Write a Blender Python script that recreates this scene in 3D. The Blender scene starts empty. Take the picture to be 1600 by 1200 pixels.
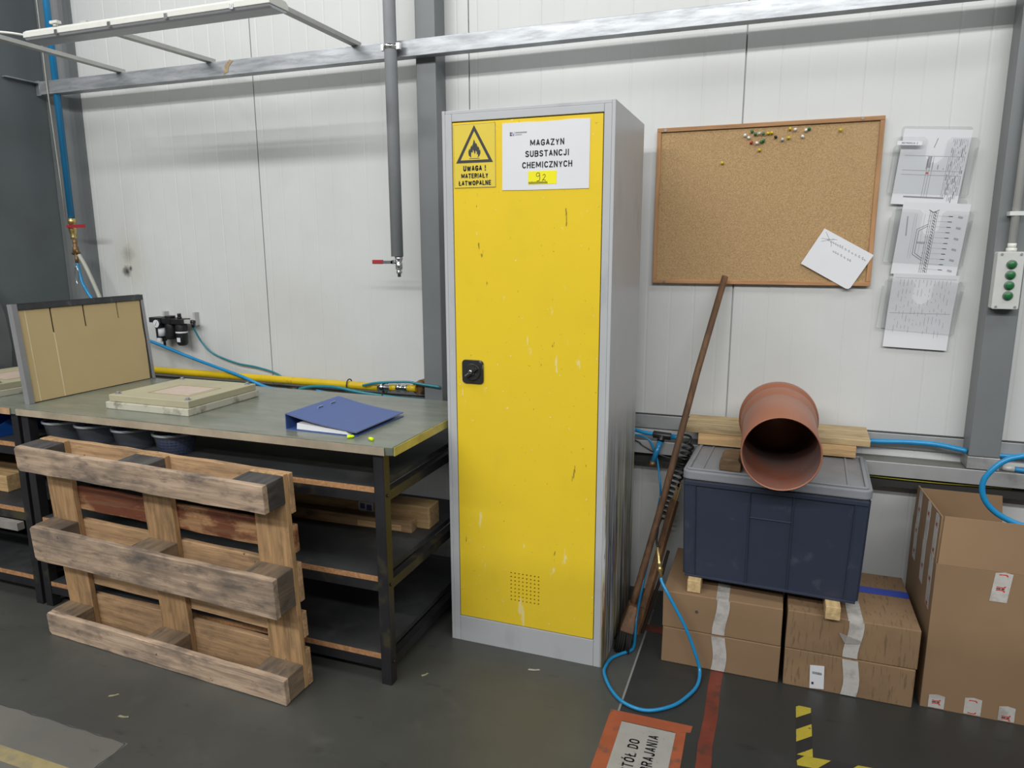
import bpy, bmesh, math, random
from mathutils import Vector, Matrix
random.seed(7)
SC = bpy.context.scene
COL = SC.collection

# ------------------------------------------------------------------ camera, world, light, exposure
def make_camera():
    yaw, pitch, roll = 0.3532272, 0.1910627, -0.0028506
    cy, sy, cp, sp = math.cos(yaw), math.sin(yaw), math.cos(pitch), math.sin(pitch)
    f = Vector((-sy * cp, cy * cp, -sp)); r = Vector((cy, sy, 0)); u = r.cross(f)
    cr, sr = math.cos(roll), math.sin(roll)
    r2 = cr * r + sr * u; u2 = -sr * r + cr * u
    m = Matrix((r2, u2, -f)).transposed().to_4x4()
    m.translation = Vector((0.45027, -2.96163, 1.53604))
    cd = bpy.data.cameras.new('camera'); cd.sensor_width = 36.0
    cd.lens = 1113.6254 / 1600 * 36; cd.clip_start = 0.05; cd.clip_end = 100
    o = bpy.data.objects.new('camera', cd); COL.objects.link(o); o.matrix_world = m
    SC.camera = o
make_camera()

W = bpy.data.worlds.new('hall_ambience'); SC.world = W; W.use_nodes = True
W.node_tree.nodes['Background'].inputs[0].default_value = (0.93, 0.97, 1.0, 1)
W.node_tree.nodes['Background'].inputs[1].default_value = 0.17

def area(name, loc, sx, sy, power, target=None, color=(1, 0.995, 0.98)):
    l = bpy.data.lights.new(name, 'AREA'); l.shape = 'RECTANGLE'; l.size = sx; l.size_y = sy
    l.energy = power; l.color = color
    o = bpy.data.objects.new(name, l); COL.objects.link(o); o.location = loc
    if target is not None:
        o.rotation_euler = (Vector(target) - Vector(loc)).to_track_quat('-Z', 'Y').to_euler()
    return o
# rows of ceiling tubes hung across the hall (all well above and behind the camera's view)
area('ceiling_tube_row', (-0.2, -6.9, 5.5), 13.0, 0.35, 485, (-0.3, 0, 1.6))
area('ceiling_tube_row', (-0.3, -9.7, 6.0), 10.0, 0.12, 240, (-0.3, 0, 1.8))
area('ceiling_tube_row', (-3.6, -1.45, 5.5), 5.5, 0.08, 125, (-3.4, -1.2, 0))
area('ceiling_tube_row', (3.4, -2.25, 5.5), 4.0, 0.08, 85, (3.2, -1.6, 0))

SC.view_settings.view_transform = 'Standard'
SC.view_settings.look = 'None'
SC.view_settings.gamma = 1.0
SC.view_settings.use_curve_mapping = False
SC.view_settings.exposure = 0.0

# ------------------------------------------------------------------ helpers
class MB:
    """collects boxes, tubes, prisms into one mesh"""
    def __init__(s): s.v = []; s.f = []; s.sm = []
    def add(s, vs, fs, smooth=False):
        n = len(s.v); s.v += [Vector(q) for q in vs]
        for f in fs: s.f.append([n + i for i in f]); s.sm.append(smooth)
        return s
    def box(s, x0, x1, y0, y1, z0, z1):
        vs = [(x, y, z) for x in (x0, x1) for y in (y0, y1) for z in (z0, z1)]
        return s.add(vs, [(0, 1, 3, 2), (4, 6, 7, 5), (0, 4, 5, 1), (2, 3, 7, 6), (0, 2, 6, 4), (1, 5, 7, 3)])
    def hexa(s, lo, hi):
        """two quads of 4 points each, joined"""
        n = 4; return s.add(list(lo) + list(hi), [(3, 2, 1, 0), (4, 5, 6, 7)] + [(i, (i + 1) % n, n + (i + 1) % n, n + i) for i in range(n)])
    def prism(s, poly, vec, smooth=False):
        n = len(poly); p = [Vector(q) for q in poly]; vec = Vector(vec)
        return s.add(p + [q + vec for q in p], [tuple(range(n))[::-1], tuple(range(n, 2 * n))] + [(i, (i + 1) % n, n + (i + 1) % n, n + i) for i in range(n)])
    def tube(s, path, r, n=10, cap=True, closed=False):
        P = [Vector(q) for q in path]; m = len(P)
        R = r if isinstance(r, (list, tuple)) else [r] * m
        T = [(P[min(i + 1, m - 1)] - P[max(i - 1, 0)]).normalized() for i in range(m)]
        a = Vector((0, 0, 1)) if abs(T[0].z) < 0.9 else Vector((1, 0, 0))
        N = (a - T[0] * a.dot(T[0])).normalized(); vs = []
        for i in range(m):
            N = (N - T[i] * N.dot(T[i])).normalized(); B = T[i].cross(N)
            for k in range(n):
                t = 2 * math.pi * k / n; vs.append(P[i] + (N * math.cos(t) + B * math.sin(t)) * R[i])
        fs = [(i * n + k, i * n + (k + 1) % n, (i + 1) * n + (k + 1) % n, (i + 1) * n + k) for i in range(m - 1) for k in range(n)]
        b = len(s.v); s.add(vs, fs, True)
        if cap:
            s.f.append([b + k for k in range(n)][::-1]); s.sm.append(False)
            s.f.append([b + (m - 1) * n + k for k in range(n)]); s.sm.append(False)
        return s
    def cyl(s, p0, p1, r0, r1=None, n=20): return s.tube([p0, p1], [r0, r0 if r1 is None else r1], n)
    def lathe(s, prof, p0, axis, n=32):
        """profile of (distance along axis, radius)"""
        A = Vector(axis).normalized(); a = Vector((0, 0, 1)) if abs(A.z) < 0.9 else Vector((1, 0, 0))
        N = (a - A * a.dot(A)).normalized(); B = A.cross(N); p0 = Vector(p0); vs = []
        for d, r in prof:
            for k in range(n):
                t = 2 * math.pi * k / n; vs.append(p0 + A * d + (N * math.cos(t) + B * math.sin(t)) * r)
        m = len(prof)
        return s.add(vs, [(i * n + k, i * n + (k + 1) % n, (i + 1) * n + (k + 1) % n, (i + 1) * n + k) for i in range(m - 1) for k in range(n)], True)
    def quad(s, *p): return s.add(p, [(0, 1, 2, 3)])
    def build(s, name, mat, parent=None, local=False, bevel=0.0, seg=2, label=None, solid=0.0):
        off = Vector((0, 0, 0))
        if parent is not None and not local:
            q = parent
            while q is not None: off += q.location; q = q.parent
        me = bpy.data.meshes.new(name)
        me.from_pydata([v - off for v in s.v], [], s.f)
        for p, k in zip(me.polygons, s.sm): p.use_smooth = k
        bm = bmesh.new(); bm.from_mesh(me); bmesh.ops.recalc_face_normals(bm, faces=bm.faces)
        bm.to_mesh(me); bm.free()
        me.materials.append(mat)
        o = bpy.data.objects.new(name, me); COL.objects.link(o)
        if parent is not None: o.parent = parent
        if solid:
            md = o.modifiers.new('thickness', 'SOLIDIFY'); md.thickness = solid; md.offset = 0
        if bevel:
            md = o.modifiers.new('bevel', 'BEVEL'); md.width = bevel; md.segments = seg; md.limit_method = 'ANGLE'; md.angle_limit = math.radians(50)
        if label: o['label'] = label
        return o

def tag(o, label, cat, group=None, kind=None):
    o['label'] = label; o['category'] = cat
    if group: o['group'] = group
    if kind: o['kind'] = kind
    return o
def thing(name, loc, label, cat, group=None, rot=(0, 0, 0)):
    o = bpy.data.objects.new(name, None); COL.objects.link(o); o.empty_display_size = 0.05
    o.location = loc; o.rotation_euler = rot
    return tag(o, label, cat, group)
def struct(o): o['kind'] = 'structure'; return o
def copy_tree(o, parent=None):
    c = o.copy(); COL.objects.link(c); c.parent = parent
    for ch in list(o.children): copy_tree(ch, c)
    return c
def smooth_path(pts, k=8):
    P = [Vector(p) for p in pts]; P = [2 * P[0] - P[1]] + P + [2 * P[-1] - P[-2]]; out = []
    for i in range(1, len(P) - 2):
        a, b, c, d = P[i - 1:i + 3]
        for j in range(k):
            t = j / k
            out.append(0.5 * ((2 * b) + (c - a) * t + (2 * a - 5 * b + 4 * c - d) * t * t + (3 * b - a - 3 * c + d) * t ** 3))
    out.append(P[-2]); return out
GLYPH = {
 'A': [[(0, 0), (.5, 1), (1, 0)], [(.18, .30), (.82, .30)]], 'B': [[(0, 0), (0, 1), (.68, 1), (.95, .88), (.95, .65), (.68, .53), (0, .53)], [(.68, .53), (1, .40), (1, .13), (.7, 0), (0, 0)]],
 'C': [[(1, .74), (.9, .92), (.55, 1), (.18, .93), (0, .70), (0, .30), (.18, .07), (.55, 0), (.9, .08), (1, .26)]], 'D': [[(0, 0), (0, 1), (.55, 1), (.88, .88), (1, .6), (1, .4), (.88, .12), (.55, 0), (0, 0)]],
 'E': [[(1, 1), (0, 1), (0, 0), (1, 0)], [(0, .52), (.85, .52)]], 'G': [[(1, .74), (.9, .92), (.55, 1), (.18, .93), (0, .70), (0, .30), (.18, .07), (.55, 0), (.9, .08), (1, .22), (1, .46), (.58, .46)]],
 'H': [[(0, 0), (0, 1)], [(1, 0), (1, 1)], [(0, .52), (1, .52)]], 'I': [[(.5, 0), (.5, 1)]], 'J': [[(1, 1), (1, .22), (.85, .04), (.5, 0), (.15, .06), (0, .26)]], 'K': [[(0, 0), (0, 1)], [(1, 1), (.05, .42)], [(.34, .6), (1, 0)]],
 'L': [[(0, 1), (0, 0), (1, 0)]], 'Ł': [[(.12, 1), (.12, 0), (1, 0)], [(-.18, .38), (.62, .68)]], 'M': [[(0, 0), (0.02, 1), (.5, .22), (.98, 1), (1, 0)]], 'N': [[(0, 0), (0, 1), (1, 0), (1, 1)]],
 'O': [[(.5, 1), (.15, .92), (0, .68), (0, .32), (.15, .08), (.5, 0), (.85, .08), (1, .32), (1, .68), (.85, .92), (.5, 1)]], 'P': [[(0, 0), (0, 1), (.7, 1), (1, .87), (1, .58), (.7, .45), (0, .45)]],
 'R': [[(0, 0), (0, 1), (.7, 1), (.97, .88), (.97, .62), (.7, .5), (0, .5)], [(.55, .5), (1, 0)]], 'S': [[(.95, .78), (.82, .95), (.5, 1), (.15, .94), (.03, .76), (.15, .6), (.85, .42), (1, .24), (.85, .06), (.5, 0), (.12, .06), (0, .24)]],
 'T': [[(0, 1), (1, 1)], [(.5, 1), (.5, 0)]], 'U': [[(0, 1), (0, .26), (.15, .06), (.5, 0), (.85, .06), (1, .26), (1, 1)]], 'W': [[(0, 1), (.25, 0), (.5, .85), (.75, 0), (1, 1)]], 'Y': [[(0, 1), (.5, .45), (1, 1)], [(.5, .45), (.5, 0)]],
 'Z': [[(0, 1), (1, 1), (0, 0), (1, 0)]], '!': [[(.5, 1), (.5, .50)], [(.5, .05), (.5, 0)]], '2': [[(0, .75), (.15, .95), (.5, 1), (.85, .93), (.95, .7), (.8, .48), (0, 0), (1, 0)]]}
GLYPH['Ó'] = GLYPH['O'] + [[(.42, 1.16), (.72, 1.36)]]
WIDE = {'M': 1.32, 'W': 1.45, 'I': 0.40, '!': 0.40, ' ': 0.55, 'J': 0.85, 'Ł': 1.0, 'O': 1.08, 'Ó': 1.08, 'G': 1.05, 'E': 0.9, 'L': 0.9}
def text(name, s, cap, mat, parent, loc, rot, align='CENTER', w=0.62, t=0.17, gap=0.14):
    """bold sans lettering laid out as flat strokes; loc is in the parent's own frame"""
    adv = [WIDE.get(c, 1.0) * w for c in s]; total = sum(adv) + gap * (len(s) - 1)
    x = -total / 2 if align == 'CENTER' else 0.0; b = MB(); M = rot.to_4x4(); L0 = Vector(loc)
    put = lambda q: L0 + M @ Vector((q[0] * cap, q[1] * cap, 0))
    for c, a in zip(s, adv):
        for pl in GLYPH.get(c, []):
            P = [Vector((x + t / 2 + px * (a - t), t / 2 + py * (1 - t))) for px, py in pl]
            closed = (P[0] - P[-1]).length < 1e-6
            for k in range(len(P) - 1):
                d = (P[k + 1] - P[k]).normalized(); n = Vector((-d.y, d.x)) * t / 2
                e0 = d * (t / 2 if k == 0 and not closed and abs(d.y * d.x) < 0.01 else 0); e1 = d * (t / 2 if k == len(P) - 2 and not closed and abs(d.y * d.x) < 0.01 else 0)
                b.add([put(q) for q in (P[k] - e0 - n, P[k + 1] + e1 - n, P[k + 1] + e1 + n, P[k] - e0 + n)], [(0, 1, 2, 3)])
            for q in (P if closed else P[1:-1]):
                b.add([put(q + Vector((math.cos(2 * math.pi * k / 12), math.sin(2 * math.pi * k / 12))) * t / 2) for k in range(12)], [tuple(range(12))])
        x += a + gap
    return b.build(name, mat, parent, local=True)
FRONT = Matrix.Rotation(math.radians(90), 3, 'X')          # lettering on a face that looks towards -y

# ------------------------------------------------------------------ materials
def mat(name, c, rough=0.5, metal=0.0, var=0.12, scale=6.0, stretch=(1, 1, 1), bump=0.0, bscale=60.0, dirt=None, dscale=3.0, damt=0.5, dlo=0.5, dhi=0.62, rnd=0.0, spec=0.5, detail=6.0, dstretch=None, extra=None):
    m = bpy.data.materials.new(name); m.use_nodes = True; nt = m.node_tree; N = nt.nodes; L = nt.links
    b = N['Principled BSDF']; b.inputs['Roughness'].default_value = rough; b.inputs['Metallic'].default_value = metal
    b.inputs['Specular IOR Level'].default_value = spec
    tc = N.new('ShaderNodeTexCoord'); oi = N.new('ShaderNodeObjectInfo')
    add = N.new('ShaderNodeVectorMath'); add.operation = 'ADD'
    sc3 = N.new('ShaderNodeVectorMath'); sc3.operation = 'SCALE'; sc3.inputs[0].default_value = (7.3, 3.1, 5.7)
    L.new(oi.outputs['Random'], sc3.inputs['Scale'])
    L.new(tc.outputs['Object'], add.inputs[0]); L.new(sc3.outputs[0], add.inputs[1])
    def noise(scl, st, det=detail):
        mp = N.new('ShaderNodeMapping'); mp.inputs['Scale'].default_value = st
        L.new(add.outputs[0], mp.inputs['Vector'])
        n = N.new('ShaderNodeTexNoise'); n.inputs['Scale'].default_value = scl; n.inputs['Detail'].default_value = det
        n.inputs['Roughness'].default_value = 0.6
        L.new(mp.outputs[0], n.inputs['Vector']); return n.outputs['Fac']
    def ramp(fac, lo, hi, c0, c1):
        r = N.new('ShaderNodeValToRGB'); e = r.color_ramp.elements
        e[0].position = lo; e[1].position = hi; e[0].color = (*c0, 1); e[1].color = (*c1, 1)
        L.new(fac, r.inputs[0]); return r.outputs[0]
    def mix(fac, a, bb, mode='MIX'):
        x = N.new('ShaderNodeMix'); x.data_type = 'RGBA'; x.blend_type = mode
        if isinstance(fac, (int, float)): x.inputs[0].default_value = fac
        else: L.new(fac, x.inputs[0])
        for s, q in ((6, a), (7, bb)):
            if isinstance(q, tuple): x.inputs[s].default_value = (*q, 1)
            else: L.new(q, x.inputs[s])
        return x.outputs[2]
    nf = noise(scale, stretch)
    col = ramp(nf, 0.3, 0.7, tuple(q * (1 - var) for q in c), tuple(min(1, q * (1 + var)) for q in c))
    if dirt is not None:
        for k, d in enumerate(dirt if isinstance(dirt, list) else [(dirt, dscale, dstretch or stretch, dlo, dhi, damt)]):
            dc, ds, dst, lo, hi, am = d
            f = ramp(noise(ds, dst), lo, hi, (0, 0, 0), (am, am, am))
            col = mix(f, col, dc)
    if rnd:
        mr = N.new('ShaderNodeMapRange'); mr.inputs['To Min'].default_value = 1 - rnd; mr.inputs['To Max'].default_value = 1 + rnd
        L.new(oi.outputs['Random'], mr.inputs['Value'])
        hs = N.new('ShaderNodeHueSaturation'); L.new(mr.outputs[0], hs.inputs['Value']); L.new(col, hs.inputs['Color']); col = hs.outputs[0]
    if extra: col = extra(N, L, tc, col, mix, ramp, noise)
    L.new(col, b.inputs['Base Color'])
    if bump:
        bn = N.new('ShaderNodeBump'); bn.inputs['Strength'].default_value = bump; bn.inputs['Distance'].default_value = 0.004
        L.new(noise(bscale, stretch), bn.inputs['Height']); L.new(bn.outputs[0], b.inputs['Normal'])
    return m
def plain(name, c, rough=0.5, metal=0.0): return mat(name, c, rough, metal, var=0.04, scale=20)
def clear(name, tint=(1, 1, 1), op=0.12, rough=0.08, body=(0.8, 0.85, 0.9)):
    """thin clear plastic"""
    m = bpy.data.materials.new(name); m.use_nodes = True; nt = m.node_tree; N = nt.nodes; L = nt.links
    N.remove(N['Principled BSDF']); out = N['Material Output']
    tr = N.new('ShaderNodeBsdfTransparent'); tr.inputs[0].default_value = (*tint, 1)
    gl = N.new('ShaderNodeBsdfGlossy'); gl.inputs['Roughness'].default_value = rough
    df = N.new('ShaderNodeBsdfDiffuse'); df.inputs[0].default_value = (*body, 1)
    lw = N.new('ShaderNodeLayerWeight'); pw = N.new('ShaderNodeMath'); pw.operation = 'POWER'; pw.inputs[1].default_value = 4.0; L.new(lw.outputs['Facing'], pw.inputs[0]); fr = N.new('ShaderNodeMath'); fr.operation = 'MULTIPLY_ADD'; fr.inputs[1].default_value = 0.5; fr.inputs[2].default_value = 0.03; L.new(pw.outputs[0], fr.inputs[0])
    tc = N.new('ShaderNodeTexCoord'); ns = N.new('ShaderNodeTexNoise'); ns.inputs['Scale'].default_value = 14
    mr = N.new('ShaderNodeMapRange'); mr.inputs['To Min'].default_value = op * 0.6; mr.inputs['To Max'].default_value = op * 1.4
    L.new(tc.outputs['Object'], ns.inputs['Vector']); L.new(ns.outputs['Fac'], mr.inputs['Value'])
    m1 = N.new('ShaderNodeMixShader'); L.new(mr.outputs[0], m1.inputs[0]); L.new(tr.outputs[0], m1.inputs[1]); L.new(df.outputs[0], m1.inputs[2])
    m2 = N.new('ShaderNodeMixShader'); L.new(fr.outputs[0], m2.inputs[0]); L.new(m1.outputs[0], m2.inputs[1]); L.new(gl.outputs[0], m2.inputs[2])
    L.new(m2.outputs[0], out.inputs[0]); return m

def wall_marks(N, L, tc, col, mix, ramp, noise):
    """burnt spot, soot round it and small specks on the panel"""
    def spot(c, r0, r1, amt, st=(1, 1, 1)):
        sub = N.new('ShaderNodeVectorMath'); sub.operation = 'SUBTRACT'; sub.inputs[1].default_value = c
        L.new(tc.outputs['Object'], sub.inputs[0])
        ml = N.new('ShaderNodeVectorMath'); ml.operation = 'MULTIPLY'; ml.inputs[1].default_value = st; L.new(sub.outputs[0], ml.inputs[0])
        ln = N.new('ShaderNodeVectorMath'); ln.operation = 'LENGTH'; L.new(ml.outputs[0], ln.inputs[0])
        ad = N.new('ShaderNodeMath'); ad.operation = 'MULTIPLY_ADD'; ad.inputs[1].default_value = r1 * 0.9; L.new(noise(45, (1, 1, 1)), ad.inputs[0]); L.new(ln.outputs['Value'], ad.inputs[2])
        return ramp(ad.outputs[0], r0 + r1 * 0.58, r1 * 1.6, (amt, amt, amt), (0, 0, 0))
    col = mix(spot((-2.93, 0.08, 1.45), 0.02, 0.16, 0.30, (1.2, 1, 0.8)), col, (0.42, 0.39, 0.27))
    col = mix(spot((-2.965, 0.08, 1.405), 0.0, 0.034, 0.95), col, (0.02, 0.02, 0.02))
    col = mix(spot((-2.935, 0.08, 1.42), 0.0, 0.016, 0.9), col, (0.03, 0.03, 0.03))
    col = mix(spot((-2.945, 0.08, 1.50), 0.0, 0.05, 0.5), col, (0.15, 0.15, 0.13))
    f = ramp(noise(28, (1, 1, 1)), 0.735, 0.76, (0, 0, 0), (0.6, 0.6, 0.6))
    return mix(f, col, (0.22, 0.22, 0.2))
WALL = mat('white_panel', (0.60, 0.612, 0.605), 0.36, var=0.03, scale=2.0, dirt=(0.46, 0.46, 0.42), dscale=1.2, damt=0.35, dlo=0.5, dhi=0.75, extra=wall_marks)
SEAM = plain('dark_seam', (0.06, 0.06, 0.06), 0.8)
DGREY = mat('dark_grey_cladding', (0.100, 0.118, 0.124), 0.45, var=0.12, scale=3)
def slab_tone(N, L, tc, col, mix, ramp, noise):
    """darker pour past the sawn joint, with dimmer light and lens falloff painted in"""
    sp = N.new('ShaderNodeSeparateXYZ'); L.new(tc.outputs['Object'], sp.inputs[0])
    col = mix(ramp(sp.outputs['X'], 0.040, 0.043, (0, 0, 0), (0.9, 0.9, 0.9)), col, mix(1.0, col, (0.36, 0.37, 0.39), 'MULTIPLY'))  # the multiplier also carries the dimmer light on this side
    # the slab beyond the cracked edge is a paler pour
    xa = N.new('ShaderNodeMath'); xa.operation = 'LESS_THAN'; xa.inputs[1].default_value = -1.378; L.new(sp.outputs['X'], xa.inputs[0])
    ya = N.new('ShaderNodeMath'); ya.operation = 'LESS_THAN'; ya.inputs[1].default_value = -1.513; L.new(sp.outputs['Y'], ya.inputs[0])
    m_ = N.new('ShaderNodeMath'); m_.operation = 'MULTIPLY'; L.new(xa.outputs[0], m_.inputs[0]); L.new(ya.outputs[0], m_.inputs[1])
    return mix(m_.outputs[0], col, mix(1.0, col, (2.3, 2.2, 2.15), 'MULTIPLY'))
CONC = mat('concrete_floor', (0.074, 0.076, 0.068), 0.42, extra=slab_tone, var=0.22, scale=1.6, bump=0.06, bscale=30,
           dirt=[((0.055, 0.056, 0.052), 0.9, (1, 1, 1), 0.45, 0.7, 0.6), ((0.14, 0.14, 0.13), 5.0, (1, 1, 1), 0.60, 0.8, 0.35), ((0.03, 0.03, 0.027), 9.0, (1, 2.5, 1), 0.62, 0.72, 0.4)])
COLM = mat('grey_painted_steel', (0.168, 0.182, 0.185), 0.42, var=0.06, scale=4)
GALV = mat('galvanised_steel', (0.41, 0.43, 0.45), 0.42, 0.55, var=0.30, scale=5, stretch=(1, 1, 6), dirt=(0.26, 0.27, 0.29), dscale=7, damt=0.6, dlo=0.5, dhi=0.62, bump=0.05, bscale=40)
GALV2 = mat('dusty_galvanised_steel', (0.42, 0.43, 0.43), 0.5, 0.5, var=0.15, scale=4, dirt=(0.2, 0.2, 0.18), dscale=5, damt=0.6)
LEDGE = mat('dusty_concrete_ledge', (0.17, 0.17, 0.155), 0.8, var=0.2, scale=6, bump=0.2)
BLACKSTEEL = mat('black_steel', (0.014, 0.014, 0.017), 0.45, var=0.3, scale=10, dirt=(0.10, 0.085, 0.02), dscale=5, damt=0.35, dlo=0.58, dhi=0.66)
SHELFM = mat('dusty_black_shelf', (0.032, 0.034, 0.036), 0.6, var=0.35, scale=5, dirt=(0.11, 0.11, 0.10), dscale=4, damt=0.55, dlo=0.52, dhi=0.75)
CHIP = mat('chipboard_edge', (0.40, 0.205, 0.09), 0.8, var=0.3, scale=90, bump=0.2, bscale=120)
WRAP = mat('plastic_wrapped_top', (0.168, 0.188, 0.152), 0.24, var=0.16, scale=3, stretch=(1, 3, 1), dirt=(0.25, 0.235, 0.19), dscale=4, damt=0.5, bump=0.5, bscale=9)
WRAPE = mat('wrapped_edge', (0.38, 0.32, 0.235), 0.35, var=0.2, scale=8, bump=0.3, bscale=30)
TABEDGE = mat('worn_orange_edge', (0.44, 0.27, 0.15), 0.7, var=0.35, scale=14)
YELLOW = mat('yellow_enamel', (0.80, 0.575, 0.028), 0.27, var=0.03, scale=2,
             dirt=[((0.55, 0.38, 0.03), 6, (1, 1, 0.6), 0.55, 0.8, 0.22), ((0.80, 0.74, 0.45), 30, (1, 1, 0.2), 0.675, 0.70, 0.55), ((0.16, 0.10, 0.03), 34, (1, 1, 0.22), 0.695, 0.71, 0.75), ((0.2, 0.15, 0.04), 70, (1, 1, 1), 0.69, 0.71, 0.6), ((0.85, 0.83, 0.7), 60, (1, 1, 1), 0.705, 0.72, 0.8)])
def side_paint(N, L, tc, col, mix, ramp, noise):
    """paint runs that start at mid height and get denser downwards on the outer side"""
    sp = N.new('ShaderNodeSeparateXYZ'); L.new(tc.outputs['Object'], sp.inputs[0])
    hi = ramp(sp.outputs['Z'], 0.45, 0.95, (1, 1, 1), (0, 0, 0))
    sd = ramp(sp.outputs['X'], 0.296, 0.30, (0, 0, 0), (1, 1, 1))
    w = mix(1.0, hi, sd, 'MULTIPLY')
    for c, s, lo in (((0.33, 0.31, 0.08), 16, 0.42), ((0.05, 0.10, 0.22), 23, 0.50), ((0.30, 0.13, 0.05), 31, 0.54), ((0.05, 0.045, 0.03), 27, 0.48), ((0.5, 0.52, 0.56), 40, 0.54)):
        col = mix(mix(1.0, ramp(noise(s, (1, 1, 0.06)), lo, lo + 0.06, (0, 0, 0), (0.85, 0.85, 0.85)), w, 'MULTIPLY'), col, c)
    return col
CABG = mat('light_grey_enamel', (0.46, 0.475, 0.49), 0.38, var=0.04, scale=3, dirt=[((0.30, 0.31, 0.34), 7, (1, 1, 0.5), 0.58, 0.75, 0.5), ((0.62, 0.62, 0.62), 50, (1, 1, 0.2), 0.70, 0.73, 0.6)], extra=side_paint)
BLACKP = mat('black_plastic', (0.015, 0.015, 0.017), 0.35, var=0.3, scale=12)
LOCKM = mat('worn_black_lock', (0.022, 0.022, 0.022), 0.4, var=0.4, scale=30, dirt=(0.30, 0.30, 0.29), dscale=45, damt=0.6, dlo=0.62, dhi=0.68)
CHROME = mat('bright_metal', (0.68, 0.68, 0.68), 0.22, 1.0, var=0.1)
BRASS = mat('brass', (0.58, 0.44, 0.18), 0.35, 0.9, var=0.25, scale=30)
OLDBRASS = mat('tarnished_brass', (0.22, 0.13, 0.06), 0.5, 0.6, var=0.4, scale=40)
RED = plain('red_plastic', (0.35, 0.03, 0.045), 0.4)
BLUEP = mat('blue_pipe', (0.015, 0.19, 0.40), 0.22, var=0.06, scale=8)
BLUEH = mat('blue_hose', (0.015, 0.24, 0.50), 0.25, var=0.08, scale=8)
TEAL = mat('teal_hose', (0.02, 0.20, 0.25), 0.3, var=0.08, scale=8)
WHITEH = plain('off_white_hose', (0.42, 0.42, 0.37), 0.5)
LAGG = mat('grey_pipe_lagging', (0.32, 0.335, 0.35), 0.55, var=0.1, scale=6)
YPIPE = mat('yellow_pipe', (0.66, 0.46, 0.01), 0.3, var=0.08, scale=6, dirt=(0.16, 0.12, 0.03), dscale=10, damt=0.6, dlo=0.62, dhi=0.7)
LAMPW = plain('lamp_housing', (0.72, 0.72, 0.67), 0.4)
LAMPD = plain('lamp_diffuser', (0.46, 0.47, 0.51), 0.35)
ALU = mat('aluminium_strip', (0.50, 0.50, 0.48), 0.5, 0.2, var=0.1, scale=10)
PAPER = mat('white_paper', (0.70, 0.71, 0.735), 0.6, var=0.02, scale=5)
INK = plain('black_ink', (0.035, 0.035, 0.04), 0.6)
INKG = plain('grey_ink', (0.22, 0.22, 0.25), 0.6)
INKB = plain('blue_ink', (0.10, 0.12, 0.25), 0.6)
REDINK = plain('red_ink', (0.55, 0.05, 0.03), 0.6)
STICK = mat('yellow_sticker', (0.72, 0.56, 0.05), 0.4, var=0.03)
NOTEY = plain('bright_yellow_note', (0.85, 0.78, 0.0), 0.6)
CORK = mat('cork', (0.40, 0.262, 0.125), 0.85, var=0.32, scale=220, bump=0.3, bscale=240, dirt=[((0.45, 0.31, 0.17), 1.6, (1, 1, 0.5), 0.5, 0.7, 0.5), ((0.2, 0.1, 0.03), 300, (1, 1, 1), 0.66, 0.7, 0.6)])
def wood(name, c, axis, var=0.28, rough=0.7, dirt=None, scale=6, rnd=0.12, damt=0.7, dlo=0.48, dhi=0.66):
    st = [9, 9, 9]; st[axis] = 0.7
    dst = [2.2, 2.2, 2.2]; dst[axis] = 0.9
    fst = [10, 10, 10]; fst[axis] = 0.35
    d = None if dirt is None else [(dirt, 4.0, tuple(dst), dlo, dhi, damt), (tuple(q * 0.6 for q in dirt), 13.0, tuple(dst), 0.53, 0.68, damt * 0.75), (tuple(q * 0.5 for q in c), 9.0, tuple(fst), 0.56, 0.62, 0.55), ((0.03, 0.022, 0.018), 26, (1, 1, 1), 0.69, 0.72, 0.85)]
    return mat(name, c, rough, var=var, scale=scale, stretch=tuple(st), bump=0.35, bscale=14, dirt=d, rnd=rnd)
WFRAME = wood('pine_frame', (0.44, 0.235, 0.105), 0)
WFRAMEV = wood('pine_frame_upright', (0.44, 0.235, 0.105), 2)
WOLD = wood('weathered_pallet_wood', (0.47, 0.345, 0.245), 0, var=0.35, dirt=(0.10, 0.09, 0.085), damt=0.75)
WDECK = wood('pallet_deck_wood', (0.46, 0.29, 0.155), 0, dirt=(0.16, 0.11, 0.07), damt=0.5)
WBARK = wood('pallet_board_with_bark', (0.45, 0.25, 0.115), 0, dirt=(0.17, 0.045, 0.02), damt=0.95, dlo=0.44, dhi=0.52)
WPALE = wood('pale_pallet_stringer', (0.42, 0.255, 0.122), 2, dirt=(0.15, 0.10, 0.06), damt=0.5, dlo=0.55)
WBLOCK = wood('pallet_block_wood', (0.23, 0.165, 0.105), 1, dirt=(0.075, 0.07, 0.065), dlo=0.42)
WSOOT = wood('blackened_pallet_block', (0.075, 0.07, 0.068), 1, dirt=(0.02, 0.02, 0.02))
WPLANK = wood('pale_plank', (0.46, 0.345, 0.185), 0, dirt=(0.27, 0.20, 0.12), damt=0.5)
WBAT = wood('pale_batten', (0.56, 0.40, 0.20), 1)
WDARK = wood('old_brown_block', (0.21, 0.125, 0.055), 0, dirt=(0.07, 0.045, 0.02))
WHANDLE = wood('brown_broom_handle', (0.165, 0.085, 0.04), 2, dirt=(0.06, 0.032, 0.016), damt=0.6)
WTIM = wood('brown_timber', (0.34, 0.21, 0.105), 0, dirt=(0.12, 0.08, 0.045))
WPALET = wood('pale_timber', (0.50, 0.33, 0.155), 0, dirt=(0.30, 0.19, 0.10), damt=0.4)
TERRA = mat('orange_brown_plastic', (0.315, 0.122, 0.068), 0.38, var=0.06, scale=5, dirt=(0.30, 0.17, 0.12), dscale=3, damt=0.4, dlo=0.5, dhi=0.75)
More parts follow.
